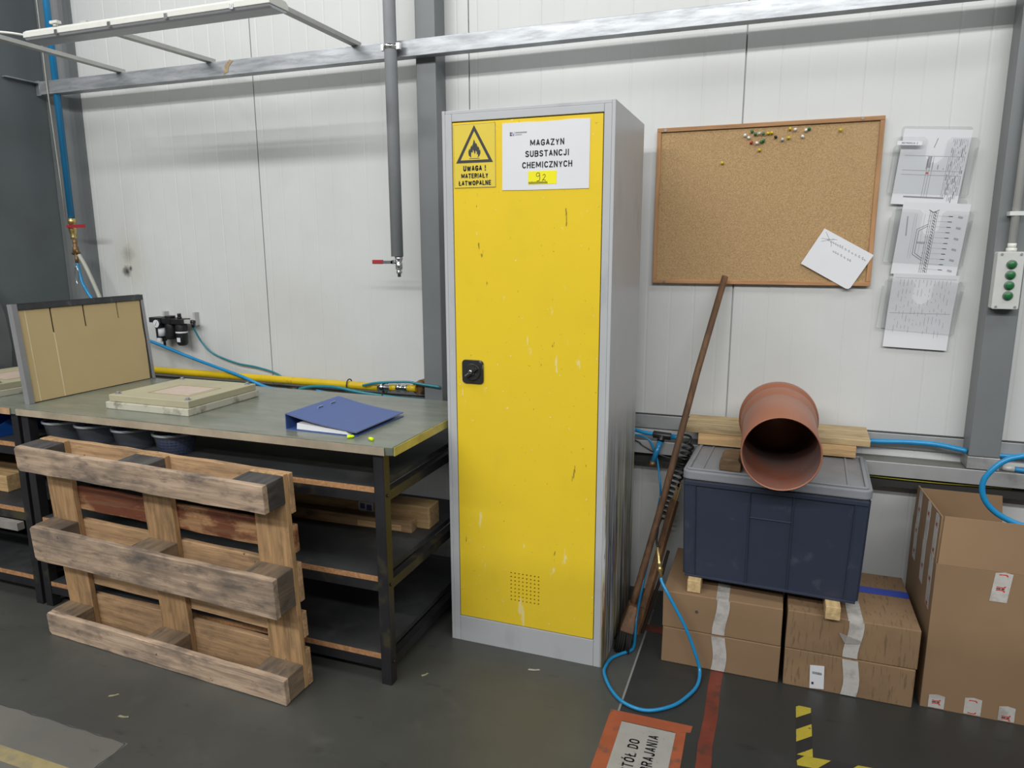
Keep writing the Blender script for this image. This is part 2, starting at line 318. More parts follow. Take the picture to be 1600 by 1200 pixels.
TERRAIN = mat('dusty_pipe_inside', (0.27, 0.085, 0.045), 0.6, var=0.2, scale=5, dirt=[((0.17, 0.16, 0.16), 3, (1, 1, 1), 0.35, 0.6, 0.75), ((0.6, 0.6, 0.6), 120, (1, 1, 1), 0.69, 0.72, 0.8)])
CRATE = mat('slate_blue_plastic', (0.026, 0.034, 0.058), 0.42, var=0.08, scale=4, dirt=(0.10, 0.115, 0.14), dscale=14, damt=0.3, dlo=0.6, dhi=0.75)
LID = mat('grey_plastic_lid', (0.225, 0.235, 0.26), 0.45, var=0.06, scale=5, dirt=(0.165, 0.155, 0.145), dscale=4, damt=0.6)
CARD = mat('brown_cardboard', (0.262, 0.166, 0.090), 0.8, var=0.08, scale=3, stretch=(1, 1, 1), rnd=0.05)
CARDC = mat('corrugated_cardboard', (0.262, 0.166, 0.090), 0.8, var=0.10, scale=4, dirt=[((0.10, 0.06, 0.03), 26, (5, 1, 0.5), 0.56, 0.64, 0.55), ((0.16, 0.10, 0.052), 3, (1, 1, 1), 0.5, 0.7, 0.5)])
CARDB = mat('pale_cardboard', (0.56, 0.425, 0.215), 0.8, var=0.05, scale=3)
CARDIN = mat('cardboard_cut_edge', (0.10, 0.06, 0.035), 0.9)
TAPEW = mat('dirty_white_tape', (0.52, 0.50, 0.47), 0.35, var=0.12, scale=12, dirt=(0.24, 0.22, 0.2), dscale=12, damt=0.6, bump=0.4, bscale=40)
TAPEB = plain('blue_tape', (0.02, 0.06, 0.42), 0.4)
ORSTRIP = mat('faded_orange_floor_tape', (0.16, 0.033, 0.018), 0.55, var=0.2, scale=10, dirt=(0.06, 0.03, 0.022), dscale=14, damt=0.7, dlo=0.55, dhi=0.64)
ORANGE = mat('worn_orange_floor_tape', (0.33, 0.085, 0.035), 0.5, var=0.15, scale=10, dirt=(0.10, 0.07, 0.06), dscale=16, damt=0.7, dlo=0.55, dhi=0.64)
FLYEL = mat('faded_yellow_floor_paint', (0.33, 0.27, 0.13), 0.6, var=0.2, scale=12, dirt=(0.18, 0.17, 0.14), dscale=10, damt=0.6)
HAZY = mat('hazard_tape_yellow', (0.42, 0.34, 0.035), 0.45, var=0.1, scale=20, dirt=(0.05, 0.05, 0.04), dscale=40, damt=0.8, dlo=0.63, dhi=0.67)
HAZB = plain('hazard_tape_black', (0.022, 0.022, 0.022), 0.45)
FLSIGN = mat('scuffed_white_sign', (0.34, 0.335, 0.31), 0.5, var=0.08, scale=14, dirt=(0.24, 0.24, 0.22), dscale=60, damt=0.6, dlo=0.62, dhi=0.68)
MOULD = mat('yellowed_foam_slab', (0.43, 0.40, 0.265), 0.6, var=0.05, scale=5, dirt=(0.36, 0.33, 0.24), dscale=7, damt=0.4)
MOULDD = mat('grimy_foam_slab', (0.50, 0.48, 0.39), 0.65, var=0.06, scale=5, dirt=[((0.08, 0.075, 0.05), 12, (1, 1, 1), 0.54, 0.68, 0.7)])
BINDER = mat('blue_binder_cover', (0.05, 0.098, 0.29), 0.38, var=0.03, scale=6)
BINDIN = plain('grey_board_lining', (0.36, 0.35, 0.35), 0.7)
PLUG = plain('fluorescent_foam', (0.62, 0.85, 0.0), 0.7)
BLUEBIN = plain('blue_storage_plastic', (0.012, 0.075, 0.32), 0.35)
ENCL = plain('light_grey_enclosure', (0.55, 0.56, 0.54), 0.4)
GREENB = plain('green_button', (0.012, 0.13, 0.035), 0.35)
CONDW = plain('white_conduit', (0.66, 0.67, 0.65), 0.35)
TRAYM = mat('grey_tray_steel', (0.30, 0.30, 0.31), 0.45, 0.3, var=0.1)
TRAYD = mat('sooty_steel', (0.055, 0.058, 0.063), 0.5, 0.3, var=0.35, scale=9, dirt=(0.22, 0.22, 0.23), dscale=16, damt=0.5, dlo=0.58, dhi=0.68)
SHEETM = mat('dull_sheet_steel', (0.13, 0.138, 0.145), 0.4, 0.4, var=0.1)
ACRYL = clear('clear_acrylic', (0.975, 0.98, 0.98), 0.02, 0.06, (0.55, 0.57, 0.58))
TUBM = clear('clear_tub_plastic', (0.93, 0.95, 0.985), 0.09, 0.12, (0.80, 0.86, 0.95))
BRISTLE = plain('black_bristle', (0.012, 0.011, 0.010), 0.8)
PINC = {k: plain('pin_' + k, c, 0.3) for k, c in dict(white=(0.75, 0.75, 0.75), yellow=(0.60, 0.45, 0.02), green=(0.02, 0.16, 0.06), black=(0.015, 0.015, 0.015), red=(0.4, 0.03, 0.03), clear=(0.5, 0.52, 0.48)).items()}

YW = 0.08                                             # face of the back wall
# ------------------------------------------------------------------ the setting
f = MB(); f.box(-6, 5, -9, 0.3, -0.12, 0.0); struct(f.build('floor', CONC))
def back_wall():
    xs = []; x = -3.9
    joints = [-3.17 + 1.152 * k for k in range(5)]
    prof = [(-3.95, YW)]
    k = -3.9
    while k < 3.2:
        near = min(abs(k - j) for j in joints)
        if near > 0.03:
            g = (0.0005, 0.0011, 0.0007)[int(round(k * 10)) % 3]; prof += [(k - 0.006, YW), (k - 0.002, YW + g), (k + 0.002, YW + g), (k + 0.006, YW)]
        k += 0.0576 * 1.6667
    for j in joints:
        prof += [(j - 0.003, YW), (j - 0.0025, YW + 0.012), (j + 0.0025, YW + 0.012), (j + 0.003, YW)]
    prof.append((3.2, YW)); prof.sort(key=lambda p: p[0])
    b = MB(); n = len(prof)
    vs = [(x, y, 0.0) for x, y in prof] + [(x, y, 4.2) for x, y in prof] + [(-3.95, 0.2, 0), (3.2, 0.2, 0), (-3.95, 0.2, 4.2), (3.2, 0.2, 4.2)]
    fs = [(i, i + 1, n + i + 1, n + i) for i in range(n - 1)] + [(2 * n, 2 * n + 2, 2 * n + 3, 2 * n + 1)]
    fs += [(0, n, 2 * n + 2, 2 * n), (n - 1, 2 * n + 1, 2 * n + 3, 2 * n - 1)]
    b.add(vs, fs); struct(b.build('wall_back', WALL))
back_wall()
b = MB(); b.box(-3.42, -3.30, -1.1, -0.02, 0, 4.2); struct(b.build('wall_left', DGREY, bevel=0.004))
b = MB()                                              # coved corner flashing between the two walls
arc = [(-3.30 + 0.13 * (1 - math.cos(t)) , YW - 0.001 - 0.10 * (1 - math.sin(t))) for t in [math.pi / 2 * k / 8 for k in range(9)]]
pts = [(-3.42, -0.02)] + arc + [(-3.42, YW - 0.001)]
b.prism([(x, y, 0.0) for x, y in pts], (0, 0, 4.2)); struct(b.build('trim_1', COLM))
b = MB(); b.box(-3.17, 3.1, YW - 0.012, YW - 0.0005, 0.757, 0.817); struct(b.build('trim_2', GALV2, bevel=0.003))
b = MB(); b.box(-3.17, 3.1, YW - 0.014, YW - 0.0005, 0.8175, 0.8215); struct(b.build('trim_3', SEAM))
b = MB(); b.box(-3.17, 3.1, -0.026, YW - 0.001, 0.70, 0.7235); struct(b.build('ledge_slab', LEDGE))
b = MB(); b.box(-3.17, 3.1, -0.032, -0.0265, 0.672, 0.727); b.box(-3.17, 3.1, -0.0262, 0.0, 0.672, 0.676); struct(b.build('trim_4', GALV2, bevel=0.0015))
b = MB(); b.box(-3.17, 3.1, 0.0, YW - 0.001, 0.622, 0.672); struct(b.build('trim_5', plain('dark_strip', (0.03, 0.03, 0.028), 0.6)))  # plain dark strip below the ledge
def column(x0, x1, z0):
    b = MB(); b.box(x0, x1, -0.02, YW - 0.0005, z0, 4.2)
    struct(tag(b.build('steel_column', COLM, bevel=0.004), 'x', 'column'))
    return COL.objects[-1]
c1 = column(-1.074, -0.979, 0.728); c1['label'] = 'grey painted steel column behind the workbench beside the yellow cabinet'
c2 = column(1.150, 1.249, 0.775); c2['label'] = 'grey painted steel column carrying the push button box'
b = MB(); b.box(1.148, 1.251, -0.022, YW - 0.001, 0.728, 0.774); struct(tag(b.build('column_foot', GALV2, bevel=0.002), 'grey packing block under the column with the push button box', 'column foot'))
b = MB()                                              # cold rolled channel: web, short top lip, bottom flange
b.box(-3.27, 3.1, -0.072, -0.0685, 2.330, 2.396); b.box(-3.27, 3.1, -0.0684, -0.058, 2.3925, 2.396); b.box(-3.27, 3.1, -0.0684, -0.0215, 2.330, 2.3335)
struct(tag(b.build('steel_beam', GALV, bevel=0.0015), 'galvanised steel rail running along the wall above the cabinet', 'beam'))
b = MB(); b.box(-3.2995, -3.271, -0.075, -0.066, 2.325, 2.40); b.box(-3.2995, -3.271, -0.25, -0.075, 2.385, 2.39); struct(tag(b.build('beam_bracket', GALV, bevel=0.0015), 'angle bracket holding the end of the galvanised rail', 'bracket'))
b = MB(); b.box(-1.2, 4.9, -4.85, -4.7, 0, 2.9); struct(b.build('shade_blocker', COLM))                # unseen wall added behind the camera to shade the lower right
b = MB(); b.prism([(-2.06, -0.0735, 2.335), (-2.035, -0.0735, 2.342), (-2.025, -0.0735, 2.37), (-2.0, -0.0735, 2.39), (-2.02, -0.0735, 2.398), (-2.05, -0.0735, 2.375)], (0, 0.001, 0)); tag(b.build('tape_residue', mat('brown_paper_tape', (0.35, 0.26, 0.15), 0.7, var=0.25, scale=40)), 'torn brown tape residue stuck on the galvanised rail', 'tape')
# joints and cracks in the floor, painted lines
b = MB(); b.box(0.038, 0.045, -0.835, -0.10, 0.0, 0.0006); struct(tag(b.build('floor_joint', plain('joint_filler', (0.22, 0.22, 0.21), 0.7)), 'straight sawn floor joint', 'floor joint'))
b = MB()
ck = [(-3.2, -1.50)] + [(-1.97 + 0.0585 * k, -1.512 + random.uniform(-0.006, 0.006)) for k in range(11)] + [(-1.378, -1.56), (-1.383, -1.61), (-1.372, -1.70), (-1.36, -2.2)]
for p, q in zip(ck, ck[1:]):
    d = Vector((q[0] - p[0], q[1] - p[1], 0)).normalized(); nrm = Vector((-d.y, d.x, 0)) * 0.0022
    P, Q = Vector((p[0], p[1], 0.0005)), Vector((q[0], q[1], 0.0005)); b.quad(P - nrm, Q - nrm, Q + nrm, P + nrm)
struct(tag(b.build('floor_crack', SEAM), 'cracked slab edge', 'crack'))
b = MB(); b.box(-3.2, -1.30, -1.705, -1.655, 0.0, 0.0007); struct(tag(b.build('floor_line', FLYEL), 'faded yellow painted floor line', 'floor line'))

# ------------------------------------------------------------------ floor tapes and sign
b = MB()
lft = [(0.313, -0.445), (0.311, -0.6), (0.314, -0.75), (0.309, -0.9), (0.312, -0.985), (0.307, -1.2)]
rgt = [(0.354, -1.2), (0.357, -0.98), (0.353, -0.9), (0.358, -0.75), (0.354, -0.6), (0.357, -0.445)]
b.prism([(x, y, 0) for x, y in lft[::-1]] + [(x, y, 0) for x, y in rgt[::-1]], (0, 0, 0.0008))
tag(b.build('floor_tape', ORSTRIP), 'long worn orange tape strip running out from under the cardboard boxes', 'floor tape', 'orange tape on the floor')
b = MB(); b.box(-0.05, 0.55, -0.285, -0.235, 0, 0.0007)
tag(b.build('floor_tape', ORSTRIP), 'short orange tape strip in the shade behind the broom', 'floor tape', 'orange tape on the floor')
def hazard(name, p0, p1, w, label, ph=0.0, step=0.062):
    p0 = Vector(p0); p1 = Vector(p1); d = p1 - p0; Ln = d.length; d.normalize(); n = Vector((-d.y, d.x, 0))
    r = thing(name, p0, label, 'floor tape', 'hazard tape on the floor')
    y, k = MB(), MB()
    def clipq(s0, s1, slant):
        """slanted band cut by both tape ends"""
        poly = [(s0, 0), (s1, 0), (s1 + slant, w), (s0 + slant, w)]
        for lim, sgn in ((0, 1), (Ln, -1)):
            out = []
            for i in range(len(poly)):
                a, c = poly[i], poly[(i + 1) % len(poly)]; fa, fc = sgn * (a[0] - lim), sgn * (c[0] - lim)
                if fa >= 0: out.append(a)
                if fa * fc < 0:
                    t = fa / (fa - fc); out.append((a[0] + (c[0] - a[0]) * t, a[1] + (c[1] - a[1]) * t))
            poly = out
            if len(poly) < 3: return None
        return poly
    s = -0.2 + ph; i = 0
    while s < Ln + 0.1:
        q = clipq(s, s + step, 0.045)
        if q: (y if i % 2 == 0 else k).prism([p0 + d * a + n * c for a, c in q], (0, 0, 0.0009))
        s += step; i += 1
    y.build('yellow_band', HAZY, r); k.build('black_band', HAZB, r)
hazard('hazard_tape', (0.598, -0.845, 0), (0.602, -0.590, 0), -0.047, 'short piece of yellow and black hazard tape pointing at the cardboard boxes', 0.012)
hazard('hazard_tape', (0.600, -0.895, 0), (1.25, -0.845, 0), 0.047, 'long piece of yellow and black hazard tape at the bottom edge, along the open carton', 0.03, 0.075)
r = thing('floor_sign', (0.15, -0.85, 0), 'white floor sign with black capitals inside an orange tape border', 'floor sign')
b = MB(); b.prism([(0.016, -0.826, 0), (0.284, -0.822, 0), (0.282, -0.855, 0), (0.236, -0.872, 0), (0.063, -0.872, 0)], (0, 0, 0.0007))
b.prism([(0.016, -0.826, 0), (0.063, -0.872, 0), (0.063, -1.20, 0), (0.018, -1.20, 0)], (0, 0, 0.0007))
b.prism([(0.236, -0.872, 0), (0.268, -0.862, 0), (0.272, -1.2, 0), (0.236, -1.20, 0)], (0, 0, 0.0007))
b.build('tape_border', ORANGE, r)
b = MB(); b.box(0.063, 0.237, -1.20, -0.876, 0.0, 0.0012); sh = b.build('sign_sheet', FLSIGN, r)
ROT90 = Matrix.Rotation(math.radians(90), 3, 'Z')
text('lettering', 'STÓŁ DO', 0.034, INK, sh, (0.137 - 0.15, -1.103 + 0.85, 0.0014), ROT90, 'LEFT', 0.56, 0.17, 0.13)
text('lettering', 'ZBRAJANIA', 0.034, INK, sh, (0.191 - 0.15, -1.103 + 0.85, 0.0014), ROT90, 'LEFT', 0.56, 0.17, 0.13)

# ------------------------------------------------------------------ chemical cabinet
CX0, CX1, CY0, CY1, CH = -0.677, -0.065, -0.602, -0.083, 1.995
cab = thing('storage_cabinet', ((CX0 + CX1) / 2, (CY0 + CY1) / 2, 0), 'tall grey steel cabinet with one yellow door', 'cabinet')
b = MB()
t = 0.012
b.box(CX0, CX0 + t, CY0, CY1, 0, CH); b.box(CX1 - t, CX1, CY0, CY1, 0, CH)
b.box(CX0 + t, CX1 - t, CY1 - t, CY1, 0, CH); b.box(CX0 + t, CX1 - t, CY0 + 0.002, CY1 - t, CH - t, CH); b.box(CX0 + t, CX1 - t, CY0 + 0.03, CY1 - t, 0.09, 0.10)
b.build('body', CABG, cab, bevel=0.002)
DX0, DX1, DZ0, DZ1 = -0.637, -0.105, 0.109, 1.954
b = MB(); b.box(CX0 + t, DX0 - 0.003, CY0, CY0 + 0.02, 0, CH - t); b.build('stile', CABG, cab, bevel=0.0015)
b = MB(); b.box(DX1 + 0.003, CX1 - t, CY0, CY0 + 0.02, 0, CH - t); b.build('stile', CABG, cab, bevel=0.0015)
b = MB(); b.box(DX0 - 0.0025, DX1 + 0.0025, CY0, CY0 + 0.02, DZ1 + 0.004, CH - t); b.build('top_rail', CABG, cab, bevel=0.0015)
b = MB(); b.box(DX0 - 0.0025, DX1 + 0.0025, CY0, CY0 + 0.02, 0, DZ0 - 0.004); b.build('plinth', CABG, cab, bevel=0.0015)
# door: one sheet with a grid of punched air holes
b = MB(); VX0, VX1, VZ0, VZ1 = -0.4335, -0.3085, 0.2025, 0.3275; yf = CY0 + 0.001
def sheet(x0, x1, z0, z1): b.quad((x0, yf, z0), (x1, yf, z0), (x1, yf, z1), (x0, yf, z1))
sheet(DX0, VX0, DZ0, DZ1); sheet(VX1, DX1, DZ0, DZ1); sheet(VX0, VX1, DZ0, VZ0); sheet(VX0, VX1, VZ1, DZ1)
n = 8; cw = (VX1 - VX0) / n
for i in range(n):
    for j in range(n):
        cx, cz = VX0 + (i + .5) * cw, VZ0 + (j + .5) * cw; h = cw / 2; rr = 0.0034
        o8 = [(cx + h * a, yf, cz + h * c) for a, c in ((1, 0), (1, 1), (0, 1), (-1, 1), (-1, 0), (-1, -1), (0, -1), (1, -1))]
        i8 = [(cx + rr * math.cos(k * math.pi / 4), yf, cz + rr * math.sin(k * math.pi / 4)) for k in range(8)]
        k8 = [(x, yf + 0.006, z) for x, y, z in i8]
        b.add(o8 + i8 + k8, [(k, (k + 1) % 8, 8 + (k + 1) % 8, 8 + k) for k in range(8)] + [(8 + k, 8 + (k + 1) % 8, 16 + (k + 1) % 8, 16 + k) for k in range(8)])
for (x0, x1, z0, z1) in ((DX0, DX0, DZ0, DZ1), (DX1, DX1, DZ0, DZ1)): b.quad((x0, yf, z0), (x0, yf + 0.018, z0), (x0, yf + 0.018, z1), (x0, yf, z1))
for z in (DZ0, DZ1): b.quad((DX0, yf, z), (DX1, yf, z), (DX1, yf + 0.018, z), (DX0, yf + 0.018, z))
door = b.build('door', YELLOW, cab)
b = MB(); b.box(DX0 - 0.002, DX1 + 0.002, CY0 + 0.0205, CY0 + 0.024, DZ0 - 0.003, DZ1 + 0.003); b.build('door_backing', SEAM, cab)
def rrect(cx, cz, w, h, r, y, n=6):
    out = []
    for sx, sz, a0 in ((1, 1, 0), (-1, 1, 90), (-1, -1, 180), (1, -1, 270)):
        for k in range(n + 1):
            a = math.radians(a0 + 90 * k / n); out.append((cx + sx * (w / 2 - r) + r * math.cos(a), y, cz + sz * (h / 2 - r) + r * math.sin(a)))
    return out
LX, LZ = -0.571, 1.086
b = MB(); b.prism(rrect(LX, LZ, 0.084, 0.088, 0.014, CY0), (0, -0.006, 0))
lk = b.build('lock_plate', LOCKM, door, bevel=0.002)
b = MB(); b.cyl((LX, CY0 - 0.006, LZ), (LX, CY0 - 0.012, LZ), 0.033, 0.030, 24); b.cyl((LX, CY0 - 0.012, LZ), (LX, CY0 - 0.02, LZ), 0.013, 0.012, 20)
d = Vector((0.8, 0, 0.6)); nn = Vector((-0.6, 0, 0.8))
c = Vector((LX, CY0 - 0.012, LZ)); b.hexa([c + d * 0.029 + nn * 0.006, c - d * 0.029 + nn * 0.009, c - d * 0.029 - nn * 0.009, c + d * 0.029 - nn * 0.006], [q + Vector((0, -0.012, 0)) for q in (c + d * 0.026 + nn * 0.005, c - d * 0.026 + nn * 0.007, c - d * 0.026 - nn * 0.007, c + d * 0.026 - nn * 0.005)])
b.build('turn_handle', LOCKM, door, bevel=0.001)
b = MB(); c = Vector((LX - 0.004, CY0 - 0.027, LZ)); b.hexa([c + nn * 0.0022, c - d * 0.022 + nn * 0.0022, c - d * 0.022 - nn * 0.0022, c - nn * 0.0022], [q + Vector((0, 0.003, 0)) for q in (c + nn * 0.0022, c - d * 0.022 + nn * 0.0022, c - d * 0.022 - nn * 0.0022, c - nn * 0.0022)])
b.lathe([(0, 0.003), (0, 0.007), (0.003, 0.007), (0.003, 0.003), (0, 0.003)], c + d * 0.004, (0, 1, 0), 16); b.build('key', CHROME, door)
# stickers on the door
st = thing('warning_sticker', (-0.555, CY0 - 0.0005, 1.842), 'yellow flammable materials warning sticker with flame triangle on the cabinet door', 'sticker')
b = MB(); b.box(-0.0775, 0.0775, -0.0006, 0.001, -0.1055, 0.1055); bk = b.build('backing', STICK, st, local=True)
b = MB(); y = -0.0011
for x0, x1, z0, z1 in ((-0.0775, 0.0775, 0.1047, 0.1055), (-0.0775, 0.0775, -0.1055, -0.1047), (0.0767, 0.0775, -0.1055, 0.1055), (-0.0775, -0.0767, -0.1055, 0.1055)): b.box(x0, x1, y, -0.0005, z0, z1)
b.build('edge_line', INKG, bk, local=True)
b = MB(); o3 = [(-0.069, y, -0.023), (0.069, y, -0.023), (0.0, y, 0.101)]; i3 = [(-0.0525, y, -0.0135), (0.0525, y, -0.0135), (0.0, y, 0.0815)]
b.add(o3 + i3, [(0, 1, 4, 3), (1, 2, 5, 4), (2, 0, 3, 5)]); b.build('warning_triangle', INK, bk, local=True)
fl = [(-0.012, 0), (-0.021, 0.008), (-0.0225, 0.020), (-0.018, 0.031), (-0.0165, 0.025), (-0.013, 0.036), (-0.0085, 0.042), (-0.0095, 0.034), (-0.004, 0.048), (-0.0015, 0.060), (0.0025, 0.053), (0.0045, 0.044), (0.006, 0.049), (0.0105, 0.042), (0.0115, 0.033), (0.0135, 0.038), (0.0185, 0.030), (0.0175, 0.024), (0.0215, 0.026), (0.023, 0.015), (0.019, 0.005), (0.012, 0), (0.014, 0.007), (0.0125, 0.013), (0.009, 0.009), (0.0095, 0.018), (0.0045, 0.024), (0.004, 0.016), (0.0005, 0.012), (-0.0015, 0.021), (-0.006, 0.027), (-0.0055, 0.017), (-0.0105, 0.020), (-0.0125, 0.011)]
b = MB(); b.prism([(x, y, z - 0.006) for x, z in fl[::-1]], (0, 0.0004, 0)); b.box(-0.019, 0.019, y, y + 0.0004, -0.0095, -0.0078)
fo = b.build('flame_symbol', INK, bk, local=True)
for s, z, cap, w in (('UWAGA !', -0.0505, 0.0185, 0.56), ('MATERIAŁY', -0.0745, 0.0165, 0.56), ('ŁATWOPALNE', -0.0985, 0.0165, 0.57)):
    text('lettering', s, cap, INK, bk, (0, y, z), FRONT, 'CENTER', w + 0.06, 0.225, 0.10)
ps = thing('paper_sign', (-0.300, CY0 - 0.0005, 1.832), 'white paper sign with three lines of black capitals taped to the cabinet door', 'sign')
b = MB(); b.prism([(-0.153, 0.001, -0.108), (-0.05, 0.001, -0.1095), (0.152, 0.001, -0.1095), (0.153, 0.001, 0.1085), (0.10, 0.001, 0.111), (0.05, 0.001, 0.109), (-0.02, 0.001, 0.108), (-0.06, 0.001, 0.110), (-0.152, 0.001, 0.110)], (0, -0.0016, 0))
pp = b.build('paper', PAPER, ps, local=True)
for s, z, sx in (('MAGAZYN', 0.032, 0.97), ('SUBSTANCJI', -0.003, 0.93), ('CHEMICZNYCH', -0.039, 0.93)):
    text('lettering', s, 0.0205, INK, pp, (0.007, -0.0011, z), FRONT, 'CENTER', 0.66, 0.185, 0.15)
b = MB(); b.box(-0.124, -0.121, -0.0012, -0.0005, 0.068, 0.080); b.box(-0.124, -0.115, -0.0012, -0.0005, 0.068, 0.072); b.prism([(-0.113, -0.0012, 0.068), (-0.109, -0.0012, 0.068), (-0.109, -0.0012, 0.082)], (0, 0.0006, 0)); b.box(-0.124, -0.121, -0.0012, -0.0005, 0.074, 0.080); b.box(-0.119, -0.115, -0.0012, -0.0005, 0.074, 0.080)
b.build('logo', INKB, pp, local=True)
b = MB()
for k in range(10): b.box(-0.105 + k * 0.0042, -0.1022 + k * 0.0042, -0.0012, -0.0005, 0.0755, 0.080)
for k in range(7): b.box(-0.105 + k * 0.0035, -0.1028 + k * 0.0035, -0.0012, -0.0005, 0.0695, 0.0722)
b.build('small_print', INKG, pp, local=True)
nt_ = MB(); nt_.box(-0.059, 0.041, -0.0013, -0.0006, -0.092, -0.049); nb = nt_.build('yellow_note', NOTEY, pp, local=True)
def scribble(paths, r, name, m, parent):
    b = MB()
    for p in paths: b.tube(smooth_path(p, 5), r, 4)
    return b.build(name, m, parent, local=True)
yy = -0.0015
g9 = [(-0.018, yy, -0.056), (-0.026, yy, -0.055), (-0.030, yy, -0.061), (-0.026, yy, -0.067), (-0.019, yy, -0.063), (-0.0185, yy, -0.057), (-0.0175, yy, -0.072), (-0.020, yy, -0.080), (-0.028, yy, -0.081)]
g2 = [(-0.007, yy, -0.064), (-0.002, yy, -0.060), (0.002, yy, -0.065), (-0.003, yy, -0.073), (-0.008, yy, -0.079), (-0.002, yy, -0.078), (0.003, yy, -0.080)]
gs = [[(-0.058 + 0.0052 * k, yy, -0.0885), (-0.0555 + 0.0052 * k, yy, -0.0835 + 0.002 * random.random()), (-0.0545 + 0.0052 * k, yy, -0.0905), (-0.0528 + 0.0052 * k, yy, -0.087)] for k in range(13)]
scribble([g9, g2], 0.0009, 'handwritten_number', INK, nb); scribble(gs, 0.0007, 'handwriting', INK, nb)

# ------------------------------------------------------------------ pallet leaning upright in front of the workbench
pal = thing('wooden_pallet', (-2.2215, -1.1305, 0), 'weathered wooden pallet standing on its long edge against the workbench', 'pallet', rot=(0.0508, 0, -0.0502))
def board(name, m, x0, x1, y0, y1, z0, z1, ch=None, jig=0.0):
    """board with slightly wavy long edges; ch clips the front end corners"""
    b = MB(); n = 14; lo, hi = [], []
    horiz = (x1 - x0) > (z1 - z0)
    a0, a1 = (x0, x1) if horiz else (z0, z1); c0, c1 = (z0, z1) if horiz else (x0, x1)
    for k in range(n + 1):
        a = a0 + (a1 - a0) * k / n
        lo.append((a, c0 + random.uniform(0, jig))); hi.append((a, c1 - random.uniform(0, jig)))
    if ch: lo[0] = (lo[0][0], lo[0][1] + 0.0); hi[0] = (hi[0][0] + ch, hi[0][1]); lo[0] = (lo[0][0] + ch, lo[0][1]); hi.insert(0, (a0, c1 - ch)); lo.insert(0, (a0, c0 + ch))
    pts = [(a, c) if horiz else (c, a) for a, c in lo + hi[::-1]]
    b.prism([(x, y0, z) for x, z in pts], (0, y1 - y0, 0))
    return b.build(name, m, pal, local=True, bevel=0.002)
for z0, z1 in ((0.0, 0.10), (0.3275, 0.4725), (0.70, 0.80)):
    board('bottom_board', WOLD, 0, 1.2, 0.0, 0.022, z0, z1, 0.012, 0.004)
for i, (z0, z1) in enumerate(((0.0, 0.10), (0.3275, 0.4725), (0.70, 0.80))):
    for x0 in (0.0, 0.5275, 1.055):
        b = MB(); b.box(x0 + 0.001, x0 + 0.144, 0.0225, 0.0995, z0 + 0.002, z1 - 0.002); b.build('block', WSOOT if i == 2 else WBLOCK, pal, local=True, bevel=0.003)
for x0 in (0.0, 0.5275, 1.055): board('stringer', WPALE, x0, x0 + 0.145, 0.100, 0.1215, 0.0, 0.80, None, 0.003)
for i, (z0, z1) in enumerate(((0.0, 0.145), (0.1875, 0.2875), (0.3275, 0.4725), (0.5125, 0.6125), (0.655, 0.80))):
    board('deck_board', (WDECK, WDECK, WDECK, WBARK, WDECK)[i], 0, 1.2, 0.122, 0.144, z0, z1, None, 0.004)

